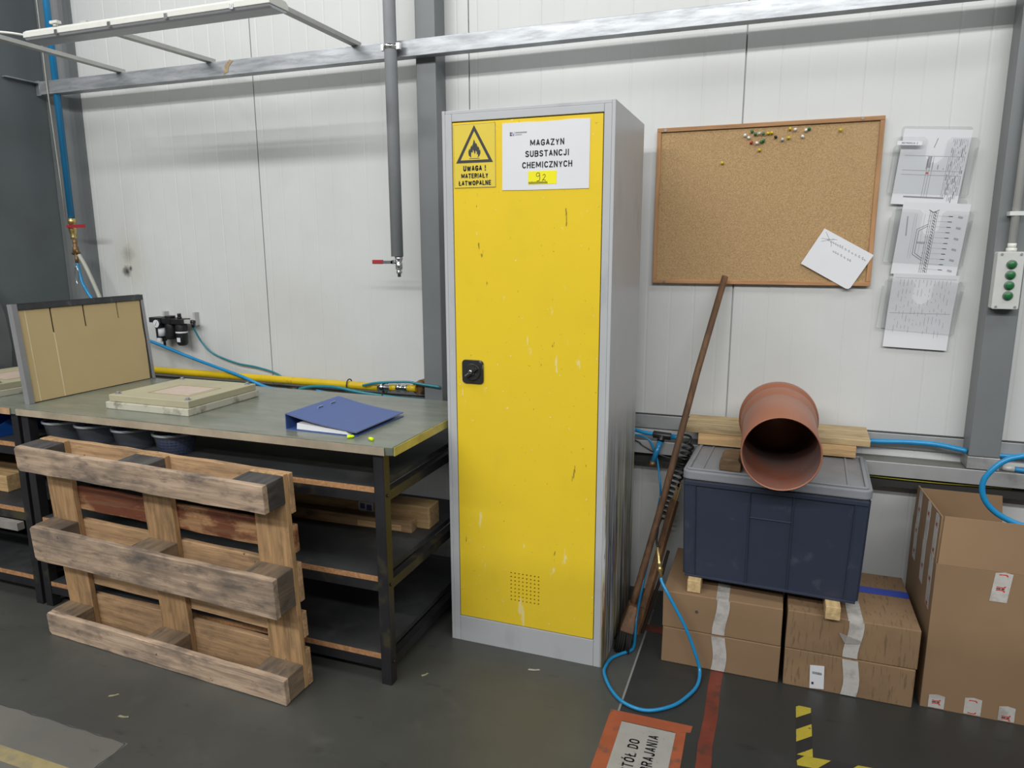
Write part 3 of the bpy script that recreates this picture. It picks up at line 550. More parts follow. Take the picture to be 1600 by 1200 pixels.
# ------------------------------------------------------------------ workbenches
TT = 0.888
def bench(x0, x1, yb, label, wrapped, legs, shelves, topmat, edgemat):
    r = thing('workbench', ((x0 + x1) / 2, -0.62, 0), label, 'workbench')
    b = MB(); n = 40
    if wrapped:                                       # softly rippled wrap over the board
        rim = lambda k: -0.978 + random.uniform(-0.0025, 0.0025)
        fr = [(x0 + (x1 - x0) * k / n, rim(k), TT + random.uniform(-0.002, 0.0)) for k in range(n + 1)]
        fl = [(x, y + 0.004 + random.uniform(-0.003, 0.003), TT - 0.033 + random.uniform(-0.003, 0.002)) for x, y, z in fr]
        bt = [(x, y + 0.012, TT) for x, y, z in fr]; bb = [(x, yb, TT - 0.001) for x, y, z in fr]
        fu = [(x, -0.95, TT - 0.030) for x, y, z in fr]; ub = [(x, yb, TT - 0.030) for x, y, z in fr]
        rows = [bt, bb, ub, fu, fl, fr]; m = n + 1; vs = [p for row in rows for p in row]; fs = []
        for i in range(6):
            j = (i + 1) % 6
            fs += [(i * m + k, i * m + k + 1, j * m + k + 1, j * m + k) for k in range(n)]
        fs += [tuple(i * m for i in range(6)), tuple(i * m + n for i in range(6))[::-1]]
        b.add(vs, fs)
    else: b.box(x0, x1, -0.978, yb, TT - 0.030, TT)
    top = b.build('tabletop', topmat, r, bevel=0.002)
    b = MB(); b.box(x0 + 0.002, x1 - 0.03, -0.9835, -0.9805, TT - 0.031, TT - 0.004); b.build('front_edging', edgemat, top)
    if wrapped:
        b = MB(); b.box(x1 + 0.0005, x1 + 0.004, -0.972, yb + 0.01, TT - 0.032, TT - 0.003); b.build('side_edging', mat('yellowed_wrap', (0.42, 0.37, 0.10), 0.35, var=0.3, scale=12, bump=0.3, bscale=30), top)
    for lx in legs:
        for ly in (-0.945, yb + 0.06):
            b = MB(); b.box(lx - 0.02, lx + 0.02, ly - 0.02, ly + 0.02, 0, TT - 0.033)
            if ly < -0.9:
                for z in shelves: b.cyl((lx + 0.02, ly, z - 0.03), (lx + 0.025, ly, z - 0.03), 0.006, n=8)
            b.build('leg', BLACKSTEEL, r, bevel=0.002)
    xa, xb = min(legs), max(legs)
    for z in shelves:
        b = MB(); b.box(xa + 0.021, xb - 0.021, -0.962, -0.932, z - 0.055, z - 0.0205); b.box(xa + 0.021, xb - 0.021, yb + 0.045, yb + 0.075, z - 0.055, z - 0.0205)
        for lx in legs: b.box(lx - 0.015, lx + 0.015, -0.924, yb + 0.039, z - 0.055, z - 0.0205)
        b.build('shelf_rail', BLACKSTEEL, r)
        b = MB(); b.box(xa + 0.021, xb - 0.0205, -0.958, yb + 0.08, z - 0.02, z); s = b.build('shelf', SHELFM, r)
        b = MB(); b.box(xa + 0.021, xb - 0.0215, -0.9605, -0.9585, z - 0.0198, z - 0.0005); b.build('chipboard_edging', CHIP, s)
    return r
bench(-2.462, -0.700, -0.262, 'long workbench with a plastic wrapped green top beside the cabinet', True, (-2.44, -0.765), (0.735, 0.41, 0.115), WRAP, WRAPE)
bench(-3.285, -2.466, -0.262, 'workbench with a worn orange edge at the dark end wall', False, (-3.25, -2.50), (0.730, 0.437, 0.128), WRAP, TABEDGE)

# things on the benches
def slab(loc, rz, label):
    r = thing('mould_slab', loc, label, 'mould', 'foam moulds on the workbenches', (0, 0, rz))
    b = MB(); b.box(-0.215, 0.215, -0.205, 0.205, 0, 0.029); b.build('lower_slab', MOULDD, r, local=True, bevel=0.003)
    b = MB(); b.box(-0.205, 0.21, -0.195, 0.195, 0.0295, 0.058); u = b.build('upper_slab', MOULD, r, local=True, bevel=0.003)
    b = MB(); b.box(-0.06, 0.125, -0.10, 0.045, 0.058, 0.0595); b.build('label_plate', mat('faded_label', (0.55, 0.44, 0.36), 0.5, var=0.08, scale=20), u, local=True)
    b = MB(); e = 0.006
    for x0, x1, y0, y1 in ((-0.08, 0.145, -0.115, -0.112), (-0.08, 0.145, 0.055, 0.058), (-0.08, -0.077, -0.115, 0.058), (0.142, 0.145, -0.115, 0.058)): b.box(x0, x1, y0, y1, 0.058, 0.0587)
    b.build('scorch_line', mat('rusty_mark', (0.36, 0.20, 0.12), 0.7), u, local=True)
    for x, y in ((-0.18, -0.17), (0.185, -0.17), (-0.18, 0.17), (0.185, 0.17)):
        b = MB(); b.cyl((x, y, 0.058), (x, y, 0.061), 0.012, n=14); b.cyl((x, y, 0.061), (x, y, 0.067), 0.007, n=6); b.build('bolt', TRAYM, u, local=True)
    return r
slab((-1.880, -0.660, TT), 0.0, 'square yellowed foam mould with four bolts lying on the wrapped bench top')
slab((-2.93, -0.645, TT), -0.10, 'square foam mould lying behind the upright cardboard tray')
tr = thing('metal_tray', (-2.466, -0.59, TT), 'shallow steel tray standing on edge across the bench', 'tray', rot=(0, -0.075, 0))
b = MB(); b.box(-0.0275, -0.0255, -0.325, 0.325, 0, 0.42); b.build('back_plate', TRAYM, tr, local=True)
b = MB(); b.box(-0.025, 0.0, -0.328, -0.325, 0, 0.42); b.box(0.0, 0.003, -0.328, -0.305, 0.0, 0.42); b.build('flange', TRAYM, tr, local=True)
b = MB(); b.box(-0.025, 0.0, 0.325, 0.328, 0, 0.42); b.box(0.0, 0.003, 0.312, 0.328, 0.0, 0.42); b.build('flange', TRAYM, tr, local=True)
b = MB(); b.box(-0.025, 0.003, -0.304, 0.311, 0.418, 0.421); b.box(0.001, 0.004, -0.304, 0.325, 0.394, 0.4175); b.build('top_flange', TRAYD, tr, local=True)
cs = thing('cardboard_sheet', (-2.466, -0.59, TT), 'flat pale cardboard sheet with three slits inside the steel tray', 'cardboard', rot=(0, -0.075, 0))
b = MB(); outline = [(-0.302, 0.004), (0.300, 0.004), (0.307, 0.2), (0.303, 0.26), (0.309, 0.392)]
for yy_, dep, w in ((0.175, 0.075, 0.003), (-0.002, 0.095, 0.004), (-0.160, 0.105, 0.004)):
    outline += [(yy_ + w, 0.392), (yy_ + w, 0.392 - dep), (yy_ - w, 0.392 - dep), (yy_ - w, 0.392)]
outline += [(-0.302, 0.392)]
b.prism([(-0.008, p, q) for p, q in outline], (0.005, 0, 0)); sh = b.build('sheet', CARDB, cs, local=True)
b = MB(); b.box(-0.0029, -0.0022, -0.1625, -0.1575, 0.004, 0.285); b.box(-0.0029, -0.0022, -0.275, -0.271, 0.004, 0.39); b.build('crease', mat('pale_crease', (0.72, 0.60, 0.38), 0.8), sh, local=True)
# ring binder
bd = thing('ring_binder', (-1.03, -0.74, TT), 'blue lever arch binder lying on the bench with papers inside', 'binder', rot=(0, 0, -0.02))
b = MB(); b.box(-0.145, 0.150, -0.163, 0.163, 0.0, 0.0025); b.build('back_cover', BINDER, bd, local=True)
b = MB(); b.box(-0.1485, -0.1455, -0.163, 0.163, 0.001, 0.058); b.build('spine', BINDER, bd, local=True, bevel=0.001)
def cover_pts(z): 
    rows = []
    for k in range(9):
        s = k / 8; x = -0.145 + 0.295 * s; rows.append((x, 0.0585 - 0.043 * s - 0.006 * math.sin(s * math.pi) + z))
    return rows
def strip(z0, z1, y0, y1):
    b = MB(); a = cover_pts(z0); c = cover_pts(z1); n = len(a)
    vs = [(x, y0, z) for x, z in a] + [(x, y0, z) for x, z in c] + [(x, y1, z) for x, z in a] + [(x, y1, z) for x, z in c]; fs = []
    for k in range(n - 1): fs += [(k, k + 1, n + k + 1, n + k), (2 * n + k, 3 * n + k, 3 * n + k + 1, 2 * n + k + 1), (n + k, n + k + 1, 3 * n + k + 1, 3 * n + k), (k, 2 * n + k, 2 * n + k + 1, k + 1)]
    fs += [(0, n, 3 * n, 2 * n), (n - 1, 3 * n - 1, 4 * n - 1, 2 * n - 1)]
    return b.add(vs, fs)
fc = strip(-0.0005, 0.0012, -0.163, 0.163).build('front_cover', BINDER, bd, local=True)
strip(-0.0018, -0.0006, -0.1625, 0.1625).build('lining', BINDIN, fc, local=True)
for y0 in (-0.02, 0.06):
    b = MB(); b.box(-0.112, -0.108, y0, y0 + 0.03, 0.054, 0.0565); b.build('ring_slot', CHROME, fc, local=True)
b = MB(); b.hexa([(-0.105, -0.158, 0.003), (0.12, -0.160, 0.003), (0.125, 0.145, 0.003), (-0.105, 0.145, 0.003)], [(-0.105, -0.155, 0.026), (0.105, -0.158, 0.0135), (0.108, 0.145, 0.0135), (-0.105, 0.145, 0.026)]); b.build('paper_block', PAPER, bd, local=True, bevel=0.002)
for (x, y, a, lb) in ((-0.893, -0.925, 0.6, 'fluorescent yellow foam earplug touching the binder corner'), (-0.812, -0.928, 2.7, 'fluorescent yellow foam earplug lying alone at the bench corner')):
    b = MB(); b.lathe([(-0.0125, 0.0), (-0.0125, 0.006), (0.0, 0.0058), (0.008, 0.0048), (0.0115, 0.003), (0.0125, 0.0)], (0, 0, 0), (1, 0, 0), 16)
    o = b.build('earplug', PLUG); o.location = (x, y, TT + 0.0062); o.rotation_euler = (0, 0, a); tag(o, lb, 'earplug', 'earplugs on the bench')
# tubs on the top shelf
def tub(x, y, label, fill=False):
    r = thing('plastic_tub', (x, y, 0.735), label, 'tub', 'clear tubs on the top shelf')
    b = MB(); b.lathe([(0.001, 0.0), (0.001, 0.066), (0.086, 0.080), (0.0865, 0.0805), (0.0865, 0.078), (0.003, 0.064), (0.003, 0.0)], (0, 0, 0), (0, 0, 1), 32); b.build('bowl', TUBM, r, local=True)
    b = MB(); b.lathe([(0.078, 0.0805), (0.078, 0.086), (0.086, 0.086), (0.088, 0.083), (0.0875, 0.0805)], (0, 0, 0), (0, 0, 1), 32); b.build('rim', clear('tub_rim', (0.95, 0.96, 0.98), 0.45, 0.2, (0.75, 0.8, 0.85)), r, local=True)
    return r
tub(-2.355, -0.853, 'clear plastic tub next to the bench leg')
tub(-2.170, -0.853, 'clear plastic tub second from the bench leg')
tub(-1.968, -0.853, 'clear plastic tub standing before the filled one')
tub(-1.752, -0.853, 'clear plastic tub holding a blue grille of small parts')
b = MB()
for k in range(26):
    a = 2 * math.pi * k / 26; b.tube([(-1.752 + 0.058 * math.cos(a), -0.853 + 0.058 * math.sin(a), 0.739), (-1.752 + 0.07 * math.cos(a + .1), -0.853 + 0.07 * math.sin(a + .1), 0.800)], 0.0022, 5)
for z in (0.745, 0.757, 0.769, 0.781, 0.793): b.tube([(-1.752 + (0.060 + (z - .745) * .2) * math.cos(2 * math.pi * k / 24), -0.853 + (0.060 + (z - .745) * .2) * math.sin(2 * math.pi * k / 24), z) for k in range(25)], 0.0022, 5)
tag(b.build('blue_basket', plain('dusty_blue_plastic', (0.05, 0.10, 0.30), 0.4)), 'round blue grille insert inside the last clear tub', 'basket')
for (x, y, lb) in ((-2.75, -0.86, 'open blue storage bin on the top shelf of the orange edged bench'), (-2.30, -0.62, 'blue storage bin in the shade behind the clear tubs')):
    r = thing('storage_bin', (x, y, 0.730 if x < -2.5 else 0.735), lb, 'bin', 'blue bins on the top shelves')
    b = MB()
    b.hexa([(-0.09, -0.08, 0.001), (0.09, -0.08, 0.001), (0.09, 0.16, 0.001), (-0.09, 0.16, 0.001)], [(-0.09, -0.08, 0.003), (0.09, -0.08, 0.003), (0.09, 0.16, 0.003), (-0.09, 0.16, 0.003)])
    b.box(-0.09, 0.09, -0.082, -0.079, 0.0032, 0.040); b.box(-0.09, 0.09, 0.158, 0.161, 0.0032, 0.085)
    for x in (-0.09, 0.087): b.prism([(x, -0.0788, 0.0032), (x, 0.1578, 0.0032), (x, 0.1578, 0.085), (x, 0.02, 0.085), (x, -0.0788, 0.045)], (0.003, 0, 0))
    b.build('tray', BLUEBIN, r, local=True)
    b = MB(); b.box(-0.093, 0.093, -0.088, -0.0825, 0.034, 0.044); b.build('front_lip', plain('lighter_blue_plastic', (0.02, 0.16, 0.48), 0.35), r, local=True, bevel=0.002)
b = MB(); b.box(-3.20, -2.785, -0.845, -0.745, 0.4375, 0.515); tag(b.build('timber_block', WPALET, bevel=0.003), 'pale squared timber block on the middle shelf of the orange edged bench', 'timber')
b = MB(); b.box(-3.20, -2.83, -0.735, -0.60, 0.4375, 0.53); tag(b.build('timber_block', WTIM, bevel=0.003), 'darker timber block lying behind the pale squared timber', 'timber')
b = MB(); b.box(-3.22, -2.53, -0.995, -0.9645, 0.345, 0.378); tag(b.build('loose_board', mat('grey_batten', (0.26, 0.24, 0.22), 0.7, var=0.2, scale=12)), 'weathered grey board fixed in front of the orange edged bench legs', 'board')
r = thing('timber_beam', (-1.2, -0.54, 0.41), 'low dark timber beam on the middle shelf, in front of the taller one', 'timber', 'timbers on the middle shelf', (0, 0, 0.02))
b = MB(); b.box(-0.45, 0.345, -0.055, -0.005, 0.0005, 0.05); b.build('beam', WTIM, r, local=True, bevel=0.003)
b = MB(); b.box(0.10, 0.30, -0.056, -0.0552, 0.006, 0.03); b.build('torn_strip', WPALET, r, local=True)
r = thing('timber_beam', (-1.2, -0.45, 0.41), 'taller pale timber beam with a blue and white label on the middle shelf', 'timber', 'timbers on the middle shelf', (0, 0, 0.02))
b = MB(); b.box(-0.55, 0.395, -0.085, 0.01, 0.0005, 0.095); b.build('beam', WPALET, r, local=True, bevel=0.006)
b = MB(); b.box(0.07, 0.14, -0.0862, -0.0853, 0.02, 0.085); lb = b.build('label', PAPER, r, local=True)
b = MB()
for x0, x1, z0, z1 in ((0.078, 0.10, 0.055, 0.078), (0.108, 0.132, 0.05, 0.075), (0.076, 0.135, 0.028, 0.04)): b.box(x0, x1, -0.0868, -0.0863, z0, z1)
b.build('print', INKB, lb, local=True)

# ------------------------------------------------------------------ wall services above the bench
r = thing('air_pipe', (-3.18, -0.05, 1.69), 'blue vertical compressed air pipe with brass valve in the corner', 'pipe')
b = MB(); b.cyl((-3.18, -0.05, 1.69), (-3.18, -0.05, 4.1), 0.0165, n=20); b.build('pipe', BLUEP, r)
b = MB(); b.lathe([(0, 0.017), (0, 0.021), (0.03, 0.021), (0.03, 0.017)], (-3.18, -0.05, 2.35), (0, 0, 1), 20); b.box(-3.15, -3.138, -0.066, -0.034, 2.355, 2.375); b.box(-3.22, -3.2, -0.066, -0.034, 2.355, 2.375); b.build('clamp', ALU, r)
b = MB(); b.lathe([(0, 0.0), (0, 0.014), (0.012, 0.017), (0.02, 0.013), (0.04, 0.02), (0.065, 0.02), (0.08, 0.014), (0.085, 0.021), (0.11, 0.021), (0.11, 0.0)], (-3.18, -0.05, 1.58), (0, 0, 1), 12); vb = b.build('valve_body', BRASS, r)
b = MB(); b.hexa([(-3.165, -0.078, 1.64), (-3.165, -0.074, 1.64), (-3.165, -0.074, 1.656), (-3.165, -0.078, 1.656)], [(-3.055, -0.078, 1.640), (-3.055, -0.074, 1.640), (-3.055, -0.074, 1.658), (-3.055, -0.078, 1.658)]); b.cyl((-3.18, -0.07, 1.648), (-3.18, -0.08, 1.648), 0.009, n=10); b.box(-3.18, -3.165, -0.0785, -0.0735, 1.641, 1.655); b.build('valve_lever', RED, r)
b = MB(); b.lathe([(0, 0), (0, 0.009), (0.03, 0.011), (0.032, 0.008), (0.06, 0.012), (0.065, 0.017), (0.085, 0.015), (0.09, 0.009), (0.11, 0.012), (0.125, 0.012), (0.125, 0)], (-3.176, -0.05, 1.452), (0, 0, 1), 10); b.tube([(-3.176, -0.05, 1.53), (-3.156, -0.05, 1.50)], 0.011, 8); b.tube([(-3.176, -0.05, 1.52), (-3.196, -0.055, 1.50)], 0.008, 8); b.build('hose_fitting', OLDBRASS, r)
def hose(name, pts, rad, m, label, cat='hose', n=8, group=None):
    b = MB(); b.tube(smooth_path(pts), rad, n); return tag(b.build(name, m), label, cat, group)
hose('air_hose', [(-3.156, -0.05, 1.496), (-3.115, -0.05, 1.43), (-3.08, -0.05, 1.36), (-3.045, -0.045, 1.27), (-3.0, -0.045, 1.15), (-2.98, -0.045, 1.0), (-2.99, -0.045, 0.9), (-3.0, -0.048, 0.74)], 0.011, WHITEH, 'thick off white hose hanging from the brass fitting in the corner')
r = thing('air_hose', (-3.176, -0.05, 1.45), 'blue hose with wire clips dropping from the brass valve behind the tray', 'hose')
b = MB(); b.tube(smooth_path([(-3.176, -0.05, 1.45), (-3.165, -0.052, 1.40), (-3.145, -0.055, 1.34), (-3.09, -0.06, 1.265), (-3.0, -0.06, 1.16), (-2.85, -0.045, 1.075), (-2.703, -0.03, 1.029), (-2.446, -0.025, 0.954), (-2.255, -0.025, 0.906), (-2.117, -0.03, 0.873), (-1.96, -0.035, 0.829), (-1.802, -0.04, 0.826)]), 0.0085, 10); b.build('tube', BLUEH, r)
b = MB(); b.tube(smooth_path([(-3.178, -0.062, 1.435), (-3.186, -0.063, 1.38), (-3.172, -0.064, 1.335), (-3.164, -0.064, 1.36), (-3.160, -0.064, 1.41), (-3.172, -0.062, 1.44)]), 0.002, 6); b.build('wire_clip', CHROME, r)
b = MB(); b.tube([(-3.3, -0.05, 4.0), (-3.215, -0.075, 2.9), (-3.208, -0.08, 2.37), (-3.206, -0.07, 1.95), (-3.209, -0.062, 1.70)], 0.003, 6); tag(b.build('cable', WHITEH), 'thin white cable tied along the blue vertical pipe', 'cable')
r = thing('insulated_pipe', (-1.147, -0.105, 1.49), 'grey insulated drop pipe ending in a tap with red lever', 'pipe')
b = MB(); b.cyl((-1.147, -0.105, 1.492), (-1.147, -0.105, 4.1), 0.027, n=24); b.build('lagging', LAGG, r)
b = MB(); b.lathe([(0, 0.0275), (0, 0.030), (0.018, 0.030), (0.018, 0.0275)], (-1.147, -0.105, 2.355), (0, 0, 1), 24); b.box(-1.19, -1.177, -0.112, -0.098, 2.352, 2.378); b.box(-1.117, -1.10, -0.112, -0.098, 2.352, 2.378); b.build('clamp', CHROME, r)
b = MB(); b.lathe([(0, 0), (0, 0.008), (0.014, 0.008), (0.016, 0.013), (0.026, 0.013), (0.028, 0.009), (0.036, 0.016), (0.06, 0.016), (0.064, 0.012), (0.078, 0.018), (0.09, 0.018), (0.09, 0)], (-1.140, -0.105, 1.402), (0, 0, 1), 10); b.cyl((-1.156, -0.115, 1.468), (-1.156, -0.135, 1.468), 0.009, n=10); b.build('tap', CHROME, r)
b = MB(); b.box(-1.205, -1.156, -0.135, -0.131, 1.460, 1.474); b.build('lever', CHROME, r)
b = MB(); b.box(-1.258, -1.204, -0.138, -0.128, 1.459, 1.478); b.build('lever_grip', RED, r, bevel=0.003)

# batten lamp on its cantilever arms
for i, (x, xe, ye, lb) in enumerate(((-2.712, -2.688, -0.705, 'flat grey arm carrying the cable end of the strip lamp'), (-2.142, -2.185, -0.70, 'flat grey arm under the middle of the strip lamp'), (-1.342, -1.335, -0.70, 'flat grey arm carrying the end of the strip lamp nearest the drop pipe'))):
    r = thing('support_arm', (x, -0.06, 2.4), lb, 'bracket', 'lamp support arms')
    b = MB(); w = 0.017
    b.hexa([(x - w, -0.045, 2.3965), (x + w, -0.045, 2.3965), (xe + w, ye, 2.3965), (xe - w, ye, 2.3965)], [(x - w, -0.045, 2.4135), (x + w, -0.045, 2.4135), (xe + w, ye, 2.4135), (xe - w, ye, 2.4135)])
    b.build('flat_bar', ALU, r)
    if i == 0:
        b = MB(); b.cyl((xe, ye - 0.012, 2.389), (xe, ye - 0.012, 2.412), 0.020, n=16); b.build('end_knob', LAMPW, r, bevel=0.003)
lm = thing('strip_lamp', (-1.86, -0.69, 2.37), 'white waterproof strip lamp hung from the flat arms, switched off', 'lamp')
LX0, LX1 = -2.465, -1.258
b = MB(); pf = [(-0.744, 2.366), (-0.744, 2.386), (-0.730, 2.396), (-0.652, 2.396), (-0.638, 2.386), (-0.638, 2.366)]
b.prism([(LX0, y, z) for y, z in pf], (LX1 - LX0, 0, 0)); hs = b.build('housing', LAMPW, lm, bevel=0.002)
b = MB(); pd = [(-0.741, 2.3655), (-0.735, 2.359), (-0.722, 2.356), (-0.660, 2.356), (-0.647, 2.359), (-0.641, 2.3655)]
b.prism([(LX0 + 0.004, y, z) for y, z in pd], (LX1 - LX0 - 0.008, 0, 0)); b.build('diffuser', LAMPD, lm)
for x in (-2.28, -2.0, -1.72, -1.42):
    b = MB(); b.box(x - 0.008, x + 0.008, -0.7470, -0.7445, 2.362, 2.380); b.build('clip', CHROME, lm)
b = MB(); b.box(-2.31, -2.27, -0.745, -0.725, 2.404, 2.414); b.box(-2.297, -2.283, -0.74, -0.73, 2.3962, 2.404); b.build('hanger', LAMPW, lm)
b = MB(); b.cyl((LX0 - 0.016, -0.69, 2.384), (LX0, -0.69, 2.384), 0.010, n=12); b.build('cable_gland', LAMPW, lm)
hose('lamp_cable', [(-2.481, -0.69, 2.385), (-2.50, -0.71, 2.388), (-2.54, -0.745, 2.392), (-2.60, -0.77, 2.395), (-2.75, -0.80, 2.40), (-2.95, -0.83, 2.44), (-3.29, -0.85, 2.6)], 0.005, LAMPW, 'white power cable leaving the end of the strip lamp', 'cable')

# filter, regulator and lubricator set
fr = thing('air_filter_unit', (-2.59, 0.02, 1.10), 'black filter, regulator and lubricator set with a round gauge on the wall', 'air filter')
yc = 0.018
b = MB(); b.box(-2.735, -2.655, yc - 0.035, yc + 0.035, 1.135, 1.163); b.lathe([(0, 0), (0, 0.022), (0.01, 0.027), (0.105, 0.030), (0.105, 0)], (-2.69, yc, 1.03), (0, 0, 1), 20); b.cyl((-2.675, yc, 1.005), (-2.675, yc, 1.03), 0.007, n=10); b.build('filter', BLACKP, fr, bevel=0.002)
b = MB(); b.box(-2.653, -2.59, yc - 0.033, yc + 0.035, 1.13, 1.16); b.lathe([(0, 0), (0, 0.026), (0.01, 0.031), (0.085, 0.031), (0.085, 0)], (-2.62, yc, 1.045), (0, 0, 1), 20); b.lathe([(0, 0), (0, 0.026), (0.012, 0.028), (0.012, 0)], (-2.62, yc, 1.16), (0, 0, 1), 16); b.build('regulator', BLACKP, fr, bevel=0.002)
b = MB(); b.box(-2.585, -2.515, yc - 0.035, yc + 0.035, 1.13, 1.158); b.lathe([(0, 0), (0, 0.022), (0.012, 0.029), (0.115, 0.031), (0.115, 0)], (-2.548, yc, 1.014), (0, 0, 1), 20); b.cyl((-2.555, yc, 1.158), (-2.555, yc, 1.168), 0.012, n=14); b.cyl((-2.555, yc, 1.168), (-2.555, yc, 1.186), 0.010, n=14); b.build('lubricator', BLACKP, fr, bevel=0.002)
b = MB()
b.box(-2.494, -2.480, 0.05, YW - 0.001, 1.12, 1.19)
b.box(-2.515, -2.474, yc - 0.012, yc + 0.012, 1.134, 1.154); b.box(-2.4945, -2.4795, yc - 0.006, 0.0495, 1.138, 1.15); b.build('bracket', ALU, fr)
b = MB(); b.box(-2.704, -2.690, 0.05, YW - 0.001, 1.12, 1.19); b.box(-2.7045, -2.6895, yc + 0.0355, 0.0495, 1.138, 1.15); b.build('bracket', ALU, fr)
b = MB(); b.cyl((-2.466, yc, 1.143), (-2.466, yc, 1.115), 0.009, n=10); b.cyl((-2.474, yc, 1.143), (-2.455, yc, 1.143), 0.010, n=10); b.build('elbow', BLACKP, fr)
b = MB(); b.cyl((-2.668, -0.018, 1.132), (-2.668, -0.034, 1.132), 0.023, n=28); g = b.build('gauge', BLACKP, fr)
b = MB(); b.cyl((-2.668, -0.0342, 1.132), (-2.668, -0.0355, 1.132), 0.0205, n=28); gd = b.build('dial', PAPER, g)
b = MB(); b.hexa([(-2.677, -0.0358, 1.122), (-2.675, -0.0358, 1.120), (-2.660, -0.0358, 1.143), (-2.661, -0.0358, 1.144)], [(-2.677, -0.0362, 1.122), (-2.675, -0.0362, 1.120), (-2.660, -0.0362, 1.143), (-2.661, -0.0362, 1.144)]); b.build('needle', INK, g)
b = MB(); b.cyl((-2.668, yc - 0.018, 1.062), (-2.668, yc - 0.018, 1.105), 0.019, n=16); b.box(-2.684, -2.658, yc - 0.041, yc - 0.031, 1.034, 1.052); b.build('label', PAPER, fr)
b = MB(); b.lathe([(0, 0.0315), (0.008, 0.0315)], (-2.548, yc, 1.082), (0, 0, 1), 20); b.box(-2.553, -2.531, yc - 0.033, yc - 0.031, 1.035, 1.058); b.build('label', PAPER, fr)
hose('air_hose', [(-2.466, 0.018, 1.118), (-2.462, 0.03, 1.085), (-2.44, 0.045, 1.03), (-2.38, 0.052, 0.973), (-2.231, 0.055, 0.928), (-2.107, 0.055, 0.914), (-1.98, 0.05, 0.89), (-1.90, 0.04, 0.855)], 0.005, TEAL, 'thin blue hose curving down from the black filter set')
# yellow pipe over the ledge
r = thing('gas_pipe', (-2.0, 0.0, 0.865), 'yellow horizontal pipe with silver end fitting behind the workbench', 'pipe')
b = MB(); b.tube([(-3.1, 0.0, 0.876), (-2.73, 0.0, 0.869), (-1.39, 0.0, 0.866), (-1.33, 0.0, 0.866)], 0.019, 16); b.build('pipe', YPIPE, r)
b = MB(); b.lathe([(0, 0), (0, 0.023), (0.03, 0.023), (0.032, 0.018), (0.06, 0.018), (0.06, 0)], (-1.328, 0.0, 0.866), (1, 0, 0), 16); b.build('collar', CHROME, r)
b = MB(); b.cyl((-1.267, 0, 0.868), (-1.23, 0, 0.870), 0.016, n=14); b.cyl((-1.171, 0, 0.872), (-1.125, 0, 0.873), 0.017, n=14); b.build('joint', YPIPE, r)
b = MB(); b.lathe([(0, 0), (0, 0.022), (0.015, 0.022), (0.017, 0.017), (0.04, 0.017), (0.042, 0.022), (0.058, 0.022), (0.058, 0)], (-1.229, 0, 0.871), (1, 0, 0), 8); b.build('coupling', CHROME, r)
b = MB(); b.cyl((-1.124, 0.0, 0.873), (-1.115, 0.03, 0.874), 0.03, 0.034, n=16); b.cyl((-1.115, 0.03, 0.874), (-1.11, YW - 0.002, 0.874), 0.036, n=16); b.build('wall_sleeve', OLDBRASS, r)
hose('air_hose', [(-1.80, -0.03, 0.825), (-1.75, -0.03, 0.838), (-1.685, -0.032, 0.852), (-1.56, -0.034, 0.857), (-1.45, -0.036, 0.845), (-1.38, -0.03, 0.836), (-1.286, -0.028, 0.831), (-1.18, -0.03, 0.826), (-1.085, -0.035, 0.826), (-0.985, -0.05, 0.82)], 0.008, TEAL, 'teal hose lying on the ledge under the yellow pipe')
hose('air_hose', [(-1.66, -0.045, 0.835), (-1.56, -0.045, 0.825), (-1.45, -0.04, 0.815), (-1.36, -0.04, 0.803), (-1.20, -0.04, 0.79), (-1.05, -0.06, 0.785)], 0.007, BLUEH, 'blue hose sagging below the teal one behind the binder')
hose('air_hose', [(-1.40, -0.032, 0.875), (-1.34, -0.034, 0.89), (-1.283, -0.034, 0.898), (-1.2, -0.03, 0.905), (-1.145, -0.028, 0.907), (-1.09, -0.032, 0.902), (-0.985, -0.035, 0.895)], 0.006, TEAL, 'teal hose passing over the end of the yellow pipe')
b = MB(); b.tube([(-1.835, -0.036, 0.8265), (-1.775, -0.034, 0.831)], 0.0135, 10); tag(b.build('hose_joiner', BLACKP), 'black joiner between the blue and teal hoses on the ledge', 'fitting')
for x, lb in ((-1.497, 'black cable tie around the middle of the yellow pipe'), (-1.295, 'black cable tie around the yellow pipe at its silver collar')):
    r = thing('cable_tie', (x, 0, 0.867), lb, 'cable tie', 'cable ties on the yellow pipe')
    b = MB(); b.tube([(x, 0.026 * math.cos(a), 0.867 + 0.028 * math.sin(a)) for a in [2 * math.pi * k / 20 for k in range(21)]], 0.003, 6); b.build('loop', BLACKP, r)
    b = MB(); b.tube(smooth_path([(x, -0.026, 0.86), (x + 0.006, -0.035, 0.835), (x - 0.012, -0.04, 0.815), (x - 0.06, -0.042, 0.825)] if x < -1.4 else [(x, -0.026, 0.86), (x + 0.004, -0.042, 0.83), (x + 0.006, -0.044, 0.80)]), 0.0025, 6); b.build('tail', BLACKP, r)
# sheet of steel standing in the corner at the picture's edge
b = MB(); b.prism([(-3.20, -0.47, 0.888), (-3.20, -0.452, 1.04), (-3.205, -0.46, 1.20), (-3.215, -0.50, 1.36), (-3.235, -0.60, 1.46), (-3.25, -0.9, 1.5), (-3.25, -0.9, 0.888)], (-0.004, 0, 0))
tag(b.build('steel_sheet', SHEETM, bevel=0.001), 'curved grey steel sheet standing on the bench against the dark wall', 'sheet')

